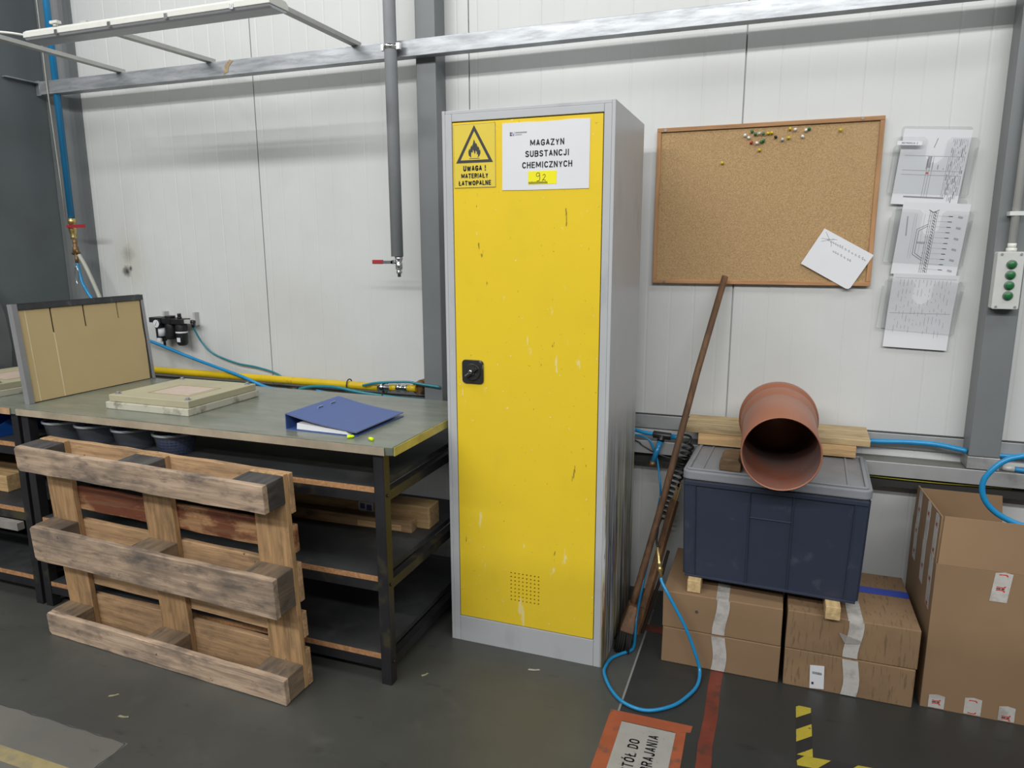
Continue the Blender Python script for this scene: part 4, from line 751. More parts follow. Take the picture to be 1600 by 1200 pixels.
# ------------------------------------------------------------------ cork board
KX0, KX1, KZ0, KZ1, KY = -0.038, 0.783, 1.383, 1.998, YW - 0.003
kb = thing('cork_board', ((KX0 + KX1) / 2, KY, (KZ0 + KZ1) / 2), 'large cork notice board in a thin pine frame', 'notice board')
b = MB(); b.box(KX0 + 0.004, KX1 - 0.004, KY - 0.011, KY, KZ0 + 0.004, KZ1 - 0.004); b.build('cork_surface', CORK, kb)
fw = 0.016
for x0, x1, z0, z1, m in ((KX0, KX1, KZ1 - fw, KZ1, WFRAME), (KX0, KX1, KZ0, KZ0 + fw, WFRAME), (KX0, KX0 + fw, KZ0 + fw, KZ1 - fw, WFRAMEV), (KX1 - fw, KX1, KZ0 + fw, KZ1 - fw, WFRAMEV)):
    b = MB(); b.box(x0, x1, KY - 0.019, KY - 0.0115, z0, z1); b.build('frame_strip', m, kb, bevel=0.002)
for x, z in ((-0.006, 1.989), (0.708, 1.991), (0.012, 1.391)):
    b = MB(); b.cyl((x, KY - 0.019, z), (x, KY - 0.0215, z), 0.006 if z < 1.99 and z > 1.5 else 0.0045, n=14); b.build('screw', CHROME, kb)
pins = [(0.300, 1.952, 'white', 'white push pin at the start of the pin cluster'), (0.312, 1.946, 'white', 'white push pin just under the first white pin of the cluster'),
 (0.325, 1.967, 'green', 'dark green push pin topmost at the start of the cluster'), (0.323, 1.925, 'red', 'red push pin, the only red one on the board'),
 (0.344, 1.922, 'white', 'white push pin beside the red pin'), (0.337, 1.955, 'green', 'small dark green push pin below the topmost green pin'),
 (0.353, 1.960, 'clear', 'pale translucent push pin in the upper row of the cluster'), (0.366, 1.958, 'green', 'small olive push pin beside the translucent pin'),
 (0.359, 1.928, 'green', 'green push pin of the low green pair, the one nearer the red pin'), (0.367, 1.930, 'green', 'green push pin of the low green pair, the one farther from the red pin'),
 (0.385, 1.957, 'yellow', 'yellow push pin in the middle of the upper row'), (0.397, 1.956, 'yellow', 'dark yellow push pin touching the middle yellow pin'),
 (0.412, 1.942, 'black', 'black push pin, the only black one on the board'), (0.437, 1.930, 'clear', 'pale pink push pin below the end of the cluster'),
 (0.457, 1.936, 'yellow', 'yellow push pin beside the pale pink pin'), (0.460, 1.967, 'yellow', 'yellow push pin next to the large white pin of the upper row'),
 (0.481, 1.967, 'white', 'large white push pin in the upper row'), (0.506, 1.941, 'white', 'white push pin on its own below the last green pin'),
 (0.518, 1.963, 'white', 'white push pin touching the last green pin'), (0.529, 1.965, 'green', 'dark green push pin last of the upper row'),
 (0.636, 1.957, 'yellow', 'yellow push pin alone in the upper corner over the note'), (0.220, 1.854, 'yellow', 'yellow push pin alone low down, away from all others'),
 (0.357, 1.896, 'yellow', 'yellow push pin just below the cluster')]
for x, z, c, lb in pins:
    b = MB(); b.lathe([(0, 0.0), (0, 0.0052), (0.002, 0.0056), (0.004, 0.0032), (0.010, 0.0030), (0.0115, 0.0052), (0.0135, 0.0048), (0.0140, 0.0)], (0, 0, 0), (0, -1, 0), 14)
    o = b.build('push_pin', PINC[c]); o.location = (x, KY - 0.0112, z); o.rotation_euler = (random.uniform(-.25, .25), 0, random.uniform(-.25, .25)); tag(o, lb, 'push pin', 'push pins on the cork board')
nt = thing('handwritten_note', (0.659, KY - 0.0215, 1.483), 'tilted white note with faint handwriting hanging at the board corner', 'note', rot=(0.0, 0.515, 0))
b = MB(); n = 8
w2, h2 = 0.1015, 0.076
pts = [(-w2, h2), (w2, h2), (w2, -h2 + 0.012), (w2 - 0.004, -h2 + 0.004), (w2 - 0.012, -h2), (-w2, -h2)]
b.prism([(x, 0, z) for x, z in pts], (0, -0.0012, 0)); pn = b.build('sheet', PAPER, nt, local=True)
ln = []
for j, (z, x0, x1) in enumerate(((0.045, -0.07, 0.085), (0.018, -0.03, 0.04))):
    k = x0
    while k < x1: ln.append([(k, -0.0014, z), (k + 0.003, -0.0014, z + random.uniform(0.003, 0.008)), (k + 0.005, -0.0014, z - 0.002), (k + 0.008, -0.0014, z + 0.002)]); k += random.choice((0.008, 0.009, 0.014))
ln += [[(-0.09, -0.0014, 0.068), (-0.05, -0.0014, 0.04), (-0.045, -0.0014, 0.03)], [(-0.09, -0.0014, 0.04), (-0.06, -0.0014, 0.052), (-0.04, -0.0014, 0.062)], [(-0.085, -0.0014, 0.03), (-0.05, -0.0014, 0.06)]]
scribble(ln, 0.0006, 'handwriting', INKG, pn)

# ------------------------------------------------------------------ acrylic document holders with drawings
def pocket(cx, ztop, label):
    r = thing('document_holder', (cx, YW - 0.001, ztop), label, 'document holder', 'acrylic document holders', (0, 0.065, 0))
    b = MB(); b.prism(rrect(0, -0.075, 0.225, 0.24, 0.012, 0), (0, -0.002, 0)); b.build('back_plate', ACRYL, r, local=True)
    # front plate with finger notch, leaning outwards at the top
    h, w, nw, nd = 0.19, 0.130, 0.030, 0.085
    ol = [(-w + 0.008, -h), (w - 0.008, -h), (w, 0.0 - 0.012), (w - 0.012, 0.0), (nw + 0.012, 0.0), (nw, -0.012), (nw, -nd + 0.02), (nw - 0.02, -nd), (-nw + 0.02, -nd), (-nw, -nd + 0.02), (-nw, -0.012), (-nw - 0.012, 0), (-w + 0.012, 0), (-w, -0.012)]
    lean = lambda z: -0.022 - 0.036 * (z + h) / h
    b = MB(); b.add([(x, lean(z), z) for x, z in ol] + [(x, lean(z) - 0.002, z) for x, z in ol], [tuple(range(len(ol)))[::-1], tuple(range(len(ol), 2 * len(ol)))] + [(i, (i + 1) % len(ol), len(ol) + (i + 1) % len(ol), len(ol) + i) for i in range(len(ol))])
    b.build('front_plate', ACRYL, r, local=True)
    b = MB()
    for s in (-1, 1): b.hexa([(s * (w - 0.001), -0.0025, -h), (s * (w + 0.001), -0.0025, -h), (s * (w + 0.001), -0.022, -h), (s * (w - 0.001), -0.022, -h)], [(s * (w - 0.001), -0.0025, -0.03), (s * (w + 0.001), -0.0025, -0.03), (s * (w + 0.001), lean(-0.03), -0.03), (s * (w - 0.001), lean(-0.03), -0.03)])
    b.box(-w + 0.002, w - 0.002, -0.0215, -0.0025, -h - 0.002, -h); b.build('side_wall', ACRYL, r, local=True)
    return r
h1 = pocket(0.952, 1.908, 'topmost of the three clear wall document holders')
pocket(0.960, 1.658, 'middle one of the three clear wall document holders')
pocket(0.957, 1.408, 'lowest of the three clear wall document holders')
b = MB(); b.box(-0.127, -0.048, -0.0592, -0.0584, -0.028, -0.014); il = b.build('instruction_label', PAPER, h1, local=True)
text('lettering', 'INSTRUKCJA 2', 0.0062, INKB, il, (-0.0875, -0.0594, -0.0242), FRONT, 'CENTER', 0.6, 0.17, 0.17)
def drawing(cx, ztop, h, lean0, lean1, rotp, label, style):
    r = thing('drawing_sheet', (cx, YW - 0.004, ztop), label, 'drawing', 'drawings in the document holders', (0, rotp, 0))
    w = 0.107; m = 8
    prof = [(-h * k / m, lean0 + (lean1 - lean0) * k / m + (0.010 * math.sin(math.pi * k / m) if style == 2 else 0.0)) for k in range(m + 1)]
    def yat(z):
        k = min(m - 1e-6, max(0, -z / h * m)); i = int(k); t = k - i
        return prof[i][1] * (1 - t) + prof[i + 1][1] * t
    b = MB(); vs = []
    for z, y in prof: vs += [(-w, y, z), (w, y, z), (w, y + 0.0008, z), (-w, y + 0.0008, z)]
    fs = [(0, 1, 2, 3), (4 * m, 4 * m + 3, 4 * m + 2, 4 * m + 1)]
    for k in range(m): fs += [(4 * k + i, 4 * k + (i + 1) % 4, 4 * k + 4 + (i + 1) % 4, 4 * k + 4 + i) for i in range(4)]
    b.add(vs, fs); s = b.build('sheet', PAPER, r, local=True)
    k_, g_, rd = MB(), MB(), MB()
    def line(mb, x0, z0, x1, z1, t=0.0007):
        n = max(1, int(abs(z1 - z0) / 0.02))
        for i in range(n):
            a, c = i / n, (i + 1) / n
            xa, za, xb, zb = x0 + (x1 - x0) * a, z0 + (z1 - z0) * a, x0 + (x1 - x0) * c, z0 + (z1 - z0) * c
            d = Vector((xb - xa, 0, zb - za)).normalized(); q = Vector((-d.z, 0, d.x)) * t
            mb.quad(Vector((xa, yat(za) - 0.0004, za)) - q, Vector((xb, yat(zb) - 0.0004, zb)) - q, Vector((xb, yat(zb) - 0.0004, zb)) + q, Vector((xa, yat(za) - 0.0004, za)) + q)
    R = random.Random(style + 3)
    if style == 0:
        line(k_, 0.005, -0.03, -0.002, -0.062, 0.001); line(g_, -0.09, -0.09, 0.1, -0.09); line(g_, -0.09, -0.14, 0.1, -0.14); line(g_, -0.09, -0.155, 0.1, -0.155)
        for x in (-0.012, -0.004, 0.004, 0.05, 0.062): line(g_, x, -0.09, x, -0.23)
        for i in range(9):
            x = 0.055 + i * 0.0055; z = -0.03
            while z > -0.23:
                l = R.uniform(0.006, 0.03); line(k_ if R.random() < .25 else g_, x, z, x, z - l, R.choice((0.0005, 0.0008, 0.0014))); z -= l + R.uniform(0.004, 0.02)
        for i in range(4): line(k_, -0.014 + 0.018 * i, -0.10 - 0.01 * i, -0.014 + 0.018 * i, -0.135, 0.0011)
        line(g_, -0.008, -0.09, -0.008, -0.13, 0.006); line(k_, -0.07, -0.232, 0.06, -0.232, 0.0025)
        line(rd, -0.013, -0.148, -0.004, -0.148, 0.003)
    elif style == 1:
        for x in (-0.015, -0.009, -0.003, 0.003, 0.009): line(k_, x, -0.03, x, -0.25, 0.0005)
        for j in range(22): line(k_, -0.002, -0.03 - j * 0.01, 0.006, -0.037 - j * 0.01, 0.0009)
        for a in ((-0.015, -0.075, -0.048, -0.095), (-0.048, -0.095, -0.048, -0.185), (-0.048, -0.185, -0.015, -0.205), (-0.041, -0.1, -0.041, -0.18), (-0.041, -0.14, -0.015, -0.14), (-0.041, -0.144, -0.015, -0.144), (-0.015, -0.082, -0.041, -0.1), (-0.041, -0.18, -0.015, -0.197)): line(k_, *a)
        for j in range(11):
            z = -0.045 - j * 0.019; line(g_, -0.02, z, 0.06, z, 0.0004); line(k_, 0.045, z, 0.058, z, 0.0012)
            if j % 2 == 0: line(g_, 0.075, z, 0.09, z - 0.003, 0.0035)
        for x in (-0.03, -0.055, -0.062): line(g_, x, -0.04, x, -0.2, 0.0004)
        line(k_, -0.02, -0.025, -0.005, -0.034, 0.001); line(k_, -0.005, -0.034, 0.012, -0.024, 0.001); line(g_, -0.085, -0.05, -0.08, -0.12, 0.002)
    else:
        for i in range(14):
            x = -0.08 + i * 0.0125; z = -0.02
            while z > -0.21:
                l = R.uniform(0.005, 0.03); line(g_, x, z, x, z - l, 0.0006); z -= l + R.uniform(0.006, 0.03)
        line(g_, -0.1, -0.015, 0.1, -0.015, 0.0005); line(g_, -0.1, -0.148, 0.1, -0.142, 0.0008)
    k_.build('print', INKG if style != 1 else INK, s, local=True); g_.build('faint_print', plain('pale_ink', (0.36, 0.36, 0.39), 0.7), s, local=True)
    if rd.v: rd.build('red_stamp', REDINK, s, local=True)
drawing(0.952, 1.937, 0.26, -0.040, -0.012, 0.075, 'printed form with red stamp in the topmost clear holder', 0)
drawing(0.972, 1.684, 0.26, -0.040, -0.012, 0.065, 'technical line drawing in the middle clear holder', 1)
drawing(0.962, 1.430, 0.278, -0.042, -0.010, 0.035, 'curled faint drawing poking out below the lowest clear holder', 2)

# ------------------------------------------------------------------ push button box and conduit on the column
pb = thing('push_button_box', (1.193, -0.0205, 1.415), 'light grey control box with four green push buttons on the column', 'control box')
b = MB(); b.prism(rrect(1.193, 1.415, 0.080, 0.195, 0.006, -0.0205), (0, -0.0450, 0)); en = b.build('enclosure', ENCL, pb, bevel=0.002)
for z in (1.470, 1.4345, 1.399, 1.364):
    b = MB(); b.lathe([(0, 0), (0, 0.0155), (0.004, 0.0155), (0.006, 0.013), (0.006, 0.0)], (1.197, -0.0657, z), (0, -1, 0), 24); bt = b.build('button_ring', plain('grey_green_ring', (0.10, 0.16, 0.12), 0.35), pb)
    b = MB(); b.lathe([(0, 0), (0, 0.0115), (0.003, 0.0115), (0.0045, 0.0095), (0.0045, 0.0)], (1.197, -0.0718, z), (0, -1, 0), 24); b.build('button', GREENB, bt)
for x in (1.166, 1.222):
    for z in (1.504, 1.326):
        b = MB(); b.cyl((x, -0.0655, z), (x, -0.068, z), 0.004, n=10); b.build('screw', TRAYM, pb)
b = MB(); b.cyl((1.196, -0.045, 1.5127), (1.196, -0.045, 1.525), 0.0165, n=8); b.cyl((1.196, -0.045, 1.525), (1.196, -0.045, 1.541), 0.013, n=18); b.build('cable_gland', LAMPW, pb)
cn = thing('conduit', (1.196, -0.045, 1.542), 'white rigid conduit rising from the push button box', 'conduit')
b = MB(); b.cyl((1.196, -0.045, 1.5415), (1.196, -0.045, 4.1), 0.0125, n=20); b.build('tube', CONDW, cn)
for z in (1.64, 2.7):
    b = MB(); b.box(1.175, 1.217, -0.0595, -0.0578, z - 0.007, z + 0.007); b.box(1.175, 1.1815, -0.0575, -0.0205, z - 0.007, z + 0.007); b.box(1.2105, 1.217, -0.0575, -0.0205, z - 0.007, z + 0.007); b.build('clip', CONDW, cn)

# ------------------------------------------------------------------ boxes, crate and pipe
def carton(x0, x1, y0, y1, z0, h, m, label, tx, tw, extra=None):
    r = thing('cardboard_box', ((x0 + x1) / 2, (y0 + y1) / 2, z0), label, 'box', 'long cardboard boxes under the crate')
    b = MB(); e = 0.003; j = lambda: random.uniform(-0.0015, 0.0015)
    lo = [(x0 + e + j(), y0 + j(), z0 + 0.0005), (x1 - e + j(), y0 + j(), z0 + 0.0005), (x1 - e, y1, z0 + 0.0005), (x0 + e, y1, z0 + 0.0005)]
    hi = [(x0 + e + j(), y0 + j(), z0 + h - 0.001), (x1 - e + j(), y0 + j(), z0 + h - 0.001), (x1 - e, y1, z0 + h - 0.001), (x0 + e, y1, z0 + h - 0.001)]
    b.hexa(lo, hi); body = b.build('carton', m, r, bevel=0.003)
    b = MB(); n = 6
    for k in range(n):
        za, zb = z0 + 0.004 + (h - 0.008) * k / n, z0 + 0.004 + (h - 0.008) * (k + 1) / n; s = lambda z: 0.006 * math.sin(z * 30) + 0.015 * (z - 0.14)
        b.quad((tx + s(za), y0 - 0.0022, za), (tx + tw + s(za), y0 - 0.0022, za), (tx + tw + s(zb), y0 - 0.0022, zb), (tx + s(zb), y0 - 0.0022, zb))
    if z0 > 0.1: b.quad((tx + 0.003, y0 - 0.002, z0 + h + 0.0004), (tx + tw + 0.003, y0 - 0.002, z0 + h + 0.0004), (tx + tw - 0.002, y1, z0 + h + 0.0004), (tx - 0.002, y1, z0 + h + 0.0004)); b.quad((tx + 0.003, y0 - 0.0022, z0 + h - 0.0045), (tx + tw + 0.003, y0 - 0.0022, z0 + h - 0.0045), (tx + tw + 0.003, y0 - 0.002, z0 + h + 0.0004), (tx + 0.003, y0 - 0.002, z0 + h + 0.0004))
    b.build('tape_strip', TAPEW, body)
    return r, body
carton(0.128, 0.548, -0.478, -0.07, 0.0, 0.142, CARD, 'lower long cardboard box of the stack beside the broom', 0.312, 0.048)
r_, bx_ = carton(0.126, 0.547, -0.477, -0.07, 0.142, 0.144, CARD, 'upper long cardboard box of the stack beside the broom', 0.314, 0.044)
b = MB(); b.cyl((0.251, -0.4795, 0.222), (0.251, -0.478, 0.222), 0.0055, n=10); b.build('punched_hole', SEAM, bx_)
r_, bx_ = carton(0.556, 0.972, -0.476, -0.065, 0.0, 0.142, CARDC, 'lower dirty corrugated box of the stack beside the tall carton, with a barcode label', 0.748, 0.050)
b = MB(); b.prism([(0.648, -0.4775, 0.005), (0.694, -0.4775, 0.010), (0.690, -0.4775, 0.098), (0.644, -0.4775, 0.093)], (0, -0.001, 0)); lb = b.build('barcode_label', PAPER, bx_)
b = MB(); x = 0.653
while x < 0.683: w = random.choice((0.0006, 0.001, 0.0016)); b.box(x, x + w, -0.4792, -0.4786, 0.062, 0.071); x += w + random.choice((0.0008, 0.0014))
b.box(0.653, 0.660, -0.4792, -0.4786, 0.022, 0.031); b.build('barcode', INK, lb)
r_, bx_ = carton(0.556, 0.974, -0.476, -0.065, 0.142, 0.144, CARDC, 'upper dirty corrugated box of the stack beside the tall carton, with blue tape', 0.748, 0.047)
b = MB(); b.box(0.56, 0.970, -0.245, -0.195, 0.2860, 0.2868); b.build('blue_tape', TAPEB, bx_)
b = MB(); b.add([(0.725, -0.482, 0.235), (0.742, -0.484, 0.232), (0.80, -0.481, 0.215), (0.79, -0.482, 0.205), (0.745, -0.489, 0.203)], [(0, 1, 4), (1, 2, 3, 4)]); b.build('loose_tape', clear('cloudy_tape', (0.85, 0.85, 0.83), 0.35, 0.2, (0.5, 0.49, 0.46)), bx_, solid=0.0006)
for x0, y0, lb in ((0.212, -0.462, 'pale wooden batten under the crate end beside the broom'), (0.676, -0.502, 'pale wooden batten under the crate end beside the tall carton')):
    b = MB(); b.box(x0, x0 + 0.047, y0, -0.09, 0.2875, 0.3345); tag(b.build('batten', WBAT, bevel=0.002), lb, 'batten', 'battens under the crate')
# stacking crate with lid
cr = thing('stacking_crate', (0.492, -0.2455, 0.335), 'large slate blue plastic crate with a grey lid on the boxes', 'crate', rot=(0, 0, -0.045))
b = MB()
def ring(z, w, d): return [(-w, -d, z), (w, -d, z), (w, d, z), (-w, d, z)]
b.hexa(ring(0.0, 0.288, 0.190), ring(0.372, 0.300, 0.2))
body = b.build('body', CRATE, cr, local=True, bevel=0.004)
b = MB()
def fy(z): return -0.190 - 0.010 * z / 0.372
def fxx(z): return 0.288 + 0.012 * z / 0.372
def rib(x0, x1, z0, z1, t=0.008):
    k0, k1 = fxx(z0) / 0.3, fxx(z1) / 0.3
    b.hexa([(x0 * k0, fy(z0) - t, z0), (x1 * k0, fy(z0) - t, z0), (x1 * k0, fy(z0) + 0.001, z0), (x0 * k0, fy(z0) + 0.001, z0)], [(x0 * k1, fy(z1) - t, z1), (x1 * k1, fy(z1) - t, z1), (x1 * k1, fy(z1) + 0.001, z1), (x0 * k1, fy(z1) + 0.001, z1)])
for x in (-0.262, -0.074, 0.070, 0.262): rib(x - 0.002, x + 0.002, 0.0, 0.365, 0.007)
rib(-0.072, 0.068, 0.258, 0.262, 0.005); rib(-0.298, 0.298, 0.0, 0.008, 0.009); rib(-0.30, 0.30, 0.355, 0.370, 0.009)
rib(-0.300, -0.262, 0.008, 0.355, 0.004); rib(0.262, 0.300, 0.008, 0.355, 0.004)
b.build('ribs', CRATE, cr, local=True, bevel=0.001)
for s in (-1, 1):
    b = MB(); b.box(s * 0.3005 - 0.0045, s * 0.3005 + 0.0045, -0.17, 0.17, 0.352, 0.368)
    for yy_ in (-0.17, -0.06, 0.06, 0.17): b.hexa([(s * 0.2885, yy_ - 0.002, 0.0), (s * 0.296, yy_ - 0.002, 0.0), (s * 0.296, yy_ + 0.002, 0.0), (s * 0.2885, yy_ + 0.002, 0.0)], [(s * 0.3005, yy_ - 0.002, 0.365), (s * 0.308, yy_ - 0.002, 0.365), (s * 0.308, yy_ + 0.002, 0.365), (s * 0.3005, yy_ + 0.002, 0.365)])
    b.build('side_ribs', CRATE, cr, local=True)
b = MB(); b.prism([(x, y, 0.375) for x, _, y in rrect(0, 0, 0.618, 0.418, 0.028, 0)], (0, 0, 0.034)); lid = b.build('lid', LID, cr, local=True, bevel=0.006, seg=3)
b = MB()
for x0, x1, y0, y1 in ((-0.292, 0.292, -0.197, -0.185), (-0.292, 0.292, 0.185, 0.197), (-0.297, -0.285, -0.19, 0.19), (0.285, 0.297, -0.19, 0.19)): b.box(x0, x1, y0, y1, 0.409, 0.4155)
for x in (-0.243, 0.235): b.box(x - 0.004, x + 0.004, -0.1845, 0.1845, 0.409, 0.4125)
b.build('lid_rim', LID, cr, local=True, bevel=0.002)
LT = 0.335 + 0.4095
b = MB(); b.box(0.193, 0.769, -0.105, -0.03, 0.7505 + 0.001, 0.796); tag(b.build('plank', WPALET, bevel=0.002), 'shorter pale plank lying directly on the crate lid', 'plank', 'planks on the crate lid')
b = MB(); b.hexa([(0.142, -0.098, 0.7965), (0.815, -0.098, 0.7965), (0.815, 0.058, 0.812), (0.142, 0.058, 0.812)], [(0.142, -0.102, 0.8215), (0.815, -0.102, 0.8215), (0.815, 0.054, 0.837), (0.142, 0.054, 0.837)]); tag(b.build('plank', WPLANK, bevel=0.002), 'longer pale plank laid on the shorter one on the crate lid', 'plank', 'planks on the crate lid')
b = MB(); b.prism([(0.298, -0.408, LT + 0.001), (0.372, -0.412, LT + 0.001), (0.372, -0.412, LT + 0.03), (0.362, -0.408, LT + 0.045), (0.308, -0.405, LT + 0.045), (0.298, -0.408, LT + 0.03)], (0.004, 0.14, 0)); tag(b.build('wood_block', WDARK, bevel=0.004), 'short dark wood block wedged beside the orange pipe', 'block')
pp_ = thing('drain_pipe', (0.498, -0.585, 0.880), 'short orange brown plastic drain pipe with socket lying on the crate lid', 'pipe')
A = Vector((0.498, -0.585, 0.8735)); Bv = Vector((0.487, -0.112, 0.8885)); ax = (Bv - A); Lp = ax.length
b = MB(); b.lathe([(0.004, 0.1195), (0, 0.1215), (0, 0.1235), (0.003, 0.125), (Lp - 0.14, 0.125)], A, ax, 56); b.build('barrel', TERRA, pp_)
b = MB(); b.lathe([(Lp - 0.14, 0.125), (Lp - 0.115, 0.134), (Lp - 0.055, 0.134), (Lp - 0.05, 0.1345), (Lp - 0.045, 0.142), (Lp - 0.012, 0.142), (Lp - 0.008, 0.137), (Lp, 0.137), (Lp, 0.128)], A, ax, 56); b.build('socket', TERRA, pp_)
b = MB(); b.lathe([(0.004, 0.1194), (Lp - 0.13, 0.119), (Lp - 0.10, 0.1275), (Lp - 0.001, 0.1275)], A, ax, 56); b.build('inner_wall', TERRAIN, pp_)
# tall open carton
b = MB(); b.lathe([(Lp - 0.006, 0.0), (Lp - 0.006, 0.127), (Lp - 0.002, 0.127), (Lp - 0.002, 0.0)], A, ax, 40); b.build('light_stop', TERRA, pp_)  # disc added to shut light out, so the pipe inside goes dark
tc_ = thing('tall_carton', (1.25, -0.23, 0), 'tall open cardboard carton with logo tape pieces near the column', 'box')
X0, X1, Y0, Y1 = 0.996, 1.50, -0.450, -0.015; th = 0.005; H = 0.515
b = MB(); b.box(X0, X1, Y0, Y0 + th, 0, H); b.build('front_panel', CARD, tc_, bevel=0.001)
b = MB(); b.box(X0, X0 + th, Y0 + th, Y1, 0, H); b.build('side_panel', CARD, tc_)
b = MB(); b.box(X1 - th, X1, Y0 + th, Y1, 0, H); b.build('side_panel', CARD, tc_)
b = MB(); b.box(X0, X1, Y1, Y1 + th, 0, H); b.build('rear_panel', CARD, tc_)
b = MB(); b.box(X0 + th, X1 - th, Y0 + th, Y1, 0.0, 0.004); b.build('bottom_panel', CARD, tc_)
b = MB(); b.hexa([(X0 + 0.004, Y0, H + 0.001), (X1 - 0.004, Y0, H + 0.001), (X1 - 0.004, Y0 + th, H + 0.001), (X0 + 0.004, Y0 + th, H + 0.001)], [(X0 + 0.012, Y0 + 0.015, 0.675), (X1 - 0.01, Y0 + 0.015, 0.675), (X1 - 0.01, Y0 + 0.015 + th, 0.675), (X0 + 0.012, Y0 + 0.015 + th, 0.675)]); b.build('front_flap', CARD, tc_)
b = MB(); b.hexa([(X0, Y0 + 0.012, H + 0.001), (X0 + th, Y0 + 0.012, H + 0.001), (X0 + th, Y1, H + 0.001), (X0, Y1, H + 0.001)], [(X0 + 0.004, Y0 + 0.02, 0.672), (X0 + 0.009, Y0 + 0.02, 0.672), (X0 + 0.009, Y1 - 0.005, 0.645), (X0 + 0.004, Y1 - 0.005, 0.645)]); b.build('side_flap', CARD, tc_)
b = MB(); b.hexa([(X0, Y1, H + 0.001), (X0 + 0.29, Y1, H + 0.001), (X0 + 0.29, Y1 + th, H + 0.001), (X0, Y1 + th, H + 0.001)], [(X0 + 0.01, Y1 - 0.012, 0.637), (X0 + 0.275, Y1 - 0.012, 0.637), (X0 + 0.275, Y1 - 0.007, 0.637), (X0 + 0.01, Y1 - 0.007, 0.637)]); b.build('rear_flap', CARD, tc_)
# white tape pieces printed with a red and black mark
LOGO_TOP = [(-0.013, 0.0035), (-0.013, 0.0075), (-0.004, 0.0062), (0.006, 0.0066), (0.0085, 0.0105), (0.0125, 0.0105), (0.011, 0.005), (0.007, 0.0025)]
def logo_tape(o, U, V, w, v0, v1, marks, name='tape_piece', parent=None, bent=0.0):
    """strip in the plane of U (across) and V (up the face); marks are heights of the printed mark"""
    o, U, V = Vector(o), Vector(U), Vector(V); N = U.cross(V)
    at = lambda u, v, e: o + U * (u + bent * v) + V * v + N * e
    b = MB(); n = 5
    jl = [random.uniform(-0.0015, 0.0015) for _ in range(n + 1)]
    top = [(w / 2, v1), (0, v1 + 0.004), (-w / 2, v1 - 0.001)]
    poly = [(-w / 2, v0)] + [(w / 2, v0)] + top
    b.add([at(u, v, 0.0008) for u, v in poly] + [at(u, v, 0.0003) for u, v in poly], [tuple(range(5)), tuple(range(5, 10))[::-1]] + [(i, (i + 1) % 5, 5 + (i + 1) % 5, 5 + i) for i in range(5)])
    t = b.build(name, TAPEW, parent); rd, bk = MB(), MB()
    for mv in marks:
        for s, m in ((1, rd), (-1, rd)):
            pts = [(u, mv + s * v) for u, v in LOGO_TOP]; pts = [(u, min(max(v, v0 + 0.0005), v1 - 0.0005)) for u, v in pts]
            m.add([at(u, v, 0.0011) for u, v in pts], [tuple(range(len(pts)))])
        for u0, u1 in ((-0.013, -0.002), (0.001, 0.0085)):
            if v0 + 0.003 < mv < v1 - 0.003: bk.add([at(u, v, 0.0012) for u, v in ((u0, mv - 0.002), (u1, mv - 0.002), (u1 + 0.002, mv), (u1, mv + 0.002), (u0, mv + 0.002))], [(0, 1, 2, 3, 4)])
    if rd.v: rd.build('red_mark', REDINK, t)
    if bk.v: bk.build('black_mark', INK, t)
ex, ez, ey = (1, 0, 0), (0, 0, 1), (0, -1, 0)
logo_tape((1.178, Y0 - 0.0005, 0.415), ex, ez, 0.048, 0.0, 0.098, (0.045, 0.098), parent=tc_, bent=0.08)
logo_tape((1.043, Y0 - 0.0005, 0.004), ex, ez, 0.047, 0.0, 0.046, (0.022,), parent=tc_)
logo_tape((1.148, Y0 - 0.0005, 0.004), ex, ez, 0.049, 0.0, 0.058, (0.0, 0.056), parent=tc_)
logo_tape((1.244, Y0 - 0.0005, 0.004), ex, ez, 0.046, 0.0, 0.050, (0.012,), parent=tc_)
for yc_, z0, z1, mk in ((-0.385, 0.335, 0.66, (0.01, 0.10, 0.20, 0.29)), (-0.255, 0.365, 0.655, (0.06, 0.15, 0.25)), (-0.10, 0.385, 0.645, (0.03, 0.11, 0.19))):
    logo_tape((X0 - 0.0005, yc_, z0), (0, -1, 0), ez, 0.055, 0.0, min(z1, H) - z0, [m for m in mk if z0 + m < H], parent=tc_)
    logo_tape((X0 + 0.0005, yc_, H + 0.002), (0, -1, 0), (0.02, 0, 1), 0.052, 0.0, z1 - H, [m - (H - z0) for m in mk if z0 + m > H], parent=tc_)

# ------------------------------------------------------------------ broom, sticks, hoses between cabinet and crate
Bp, Ap = Vector((-0.032, -0.405, 0.0)), Vector((0.2555, 0.028, 1.415))
dv = (Ap - Bp).normalized()
br = thing('broom', Bp, 'worn wooden broom with black bristles leaning on the cork board', 'broom')
b = MB(); s = Vector((0.98, 0.18, 0)); s = (s - dv * s.dot(dv)).normalized(); q = dv.cross(s)
P = [Bp + dv * k for k in (0.155, 0.20, 0.6, 1.1, (Ap - Bp).length)]; P[2] = P[2] + s * 0.003; P[3] = P[3] - s * 0.004
b.tube(P, [0.0125, 0.0135, 0.0135, 0.013, 0.0125], 14); b.build('handle', WHANDLE, br)
def slabq(c, hs, hq): return [c + s * hs + q * hq, c - s * hs + q * hq, c - s * hs - q * hq, c + s * hs - q * hq]
b = MB(); b.hexa(slabq(Bp + dv * 0.062, 0.027, 0.085), slabq(Bp + dv * 0.160, 0.017, 0.05)); b.build('head', WHANDLE, br, bevel=0.006)
b = MB()
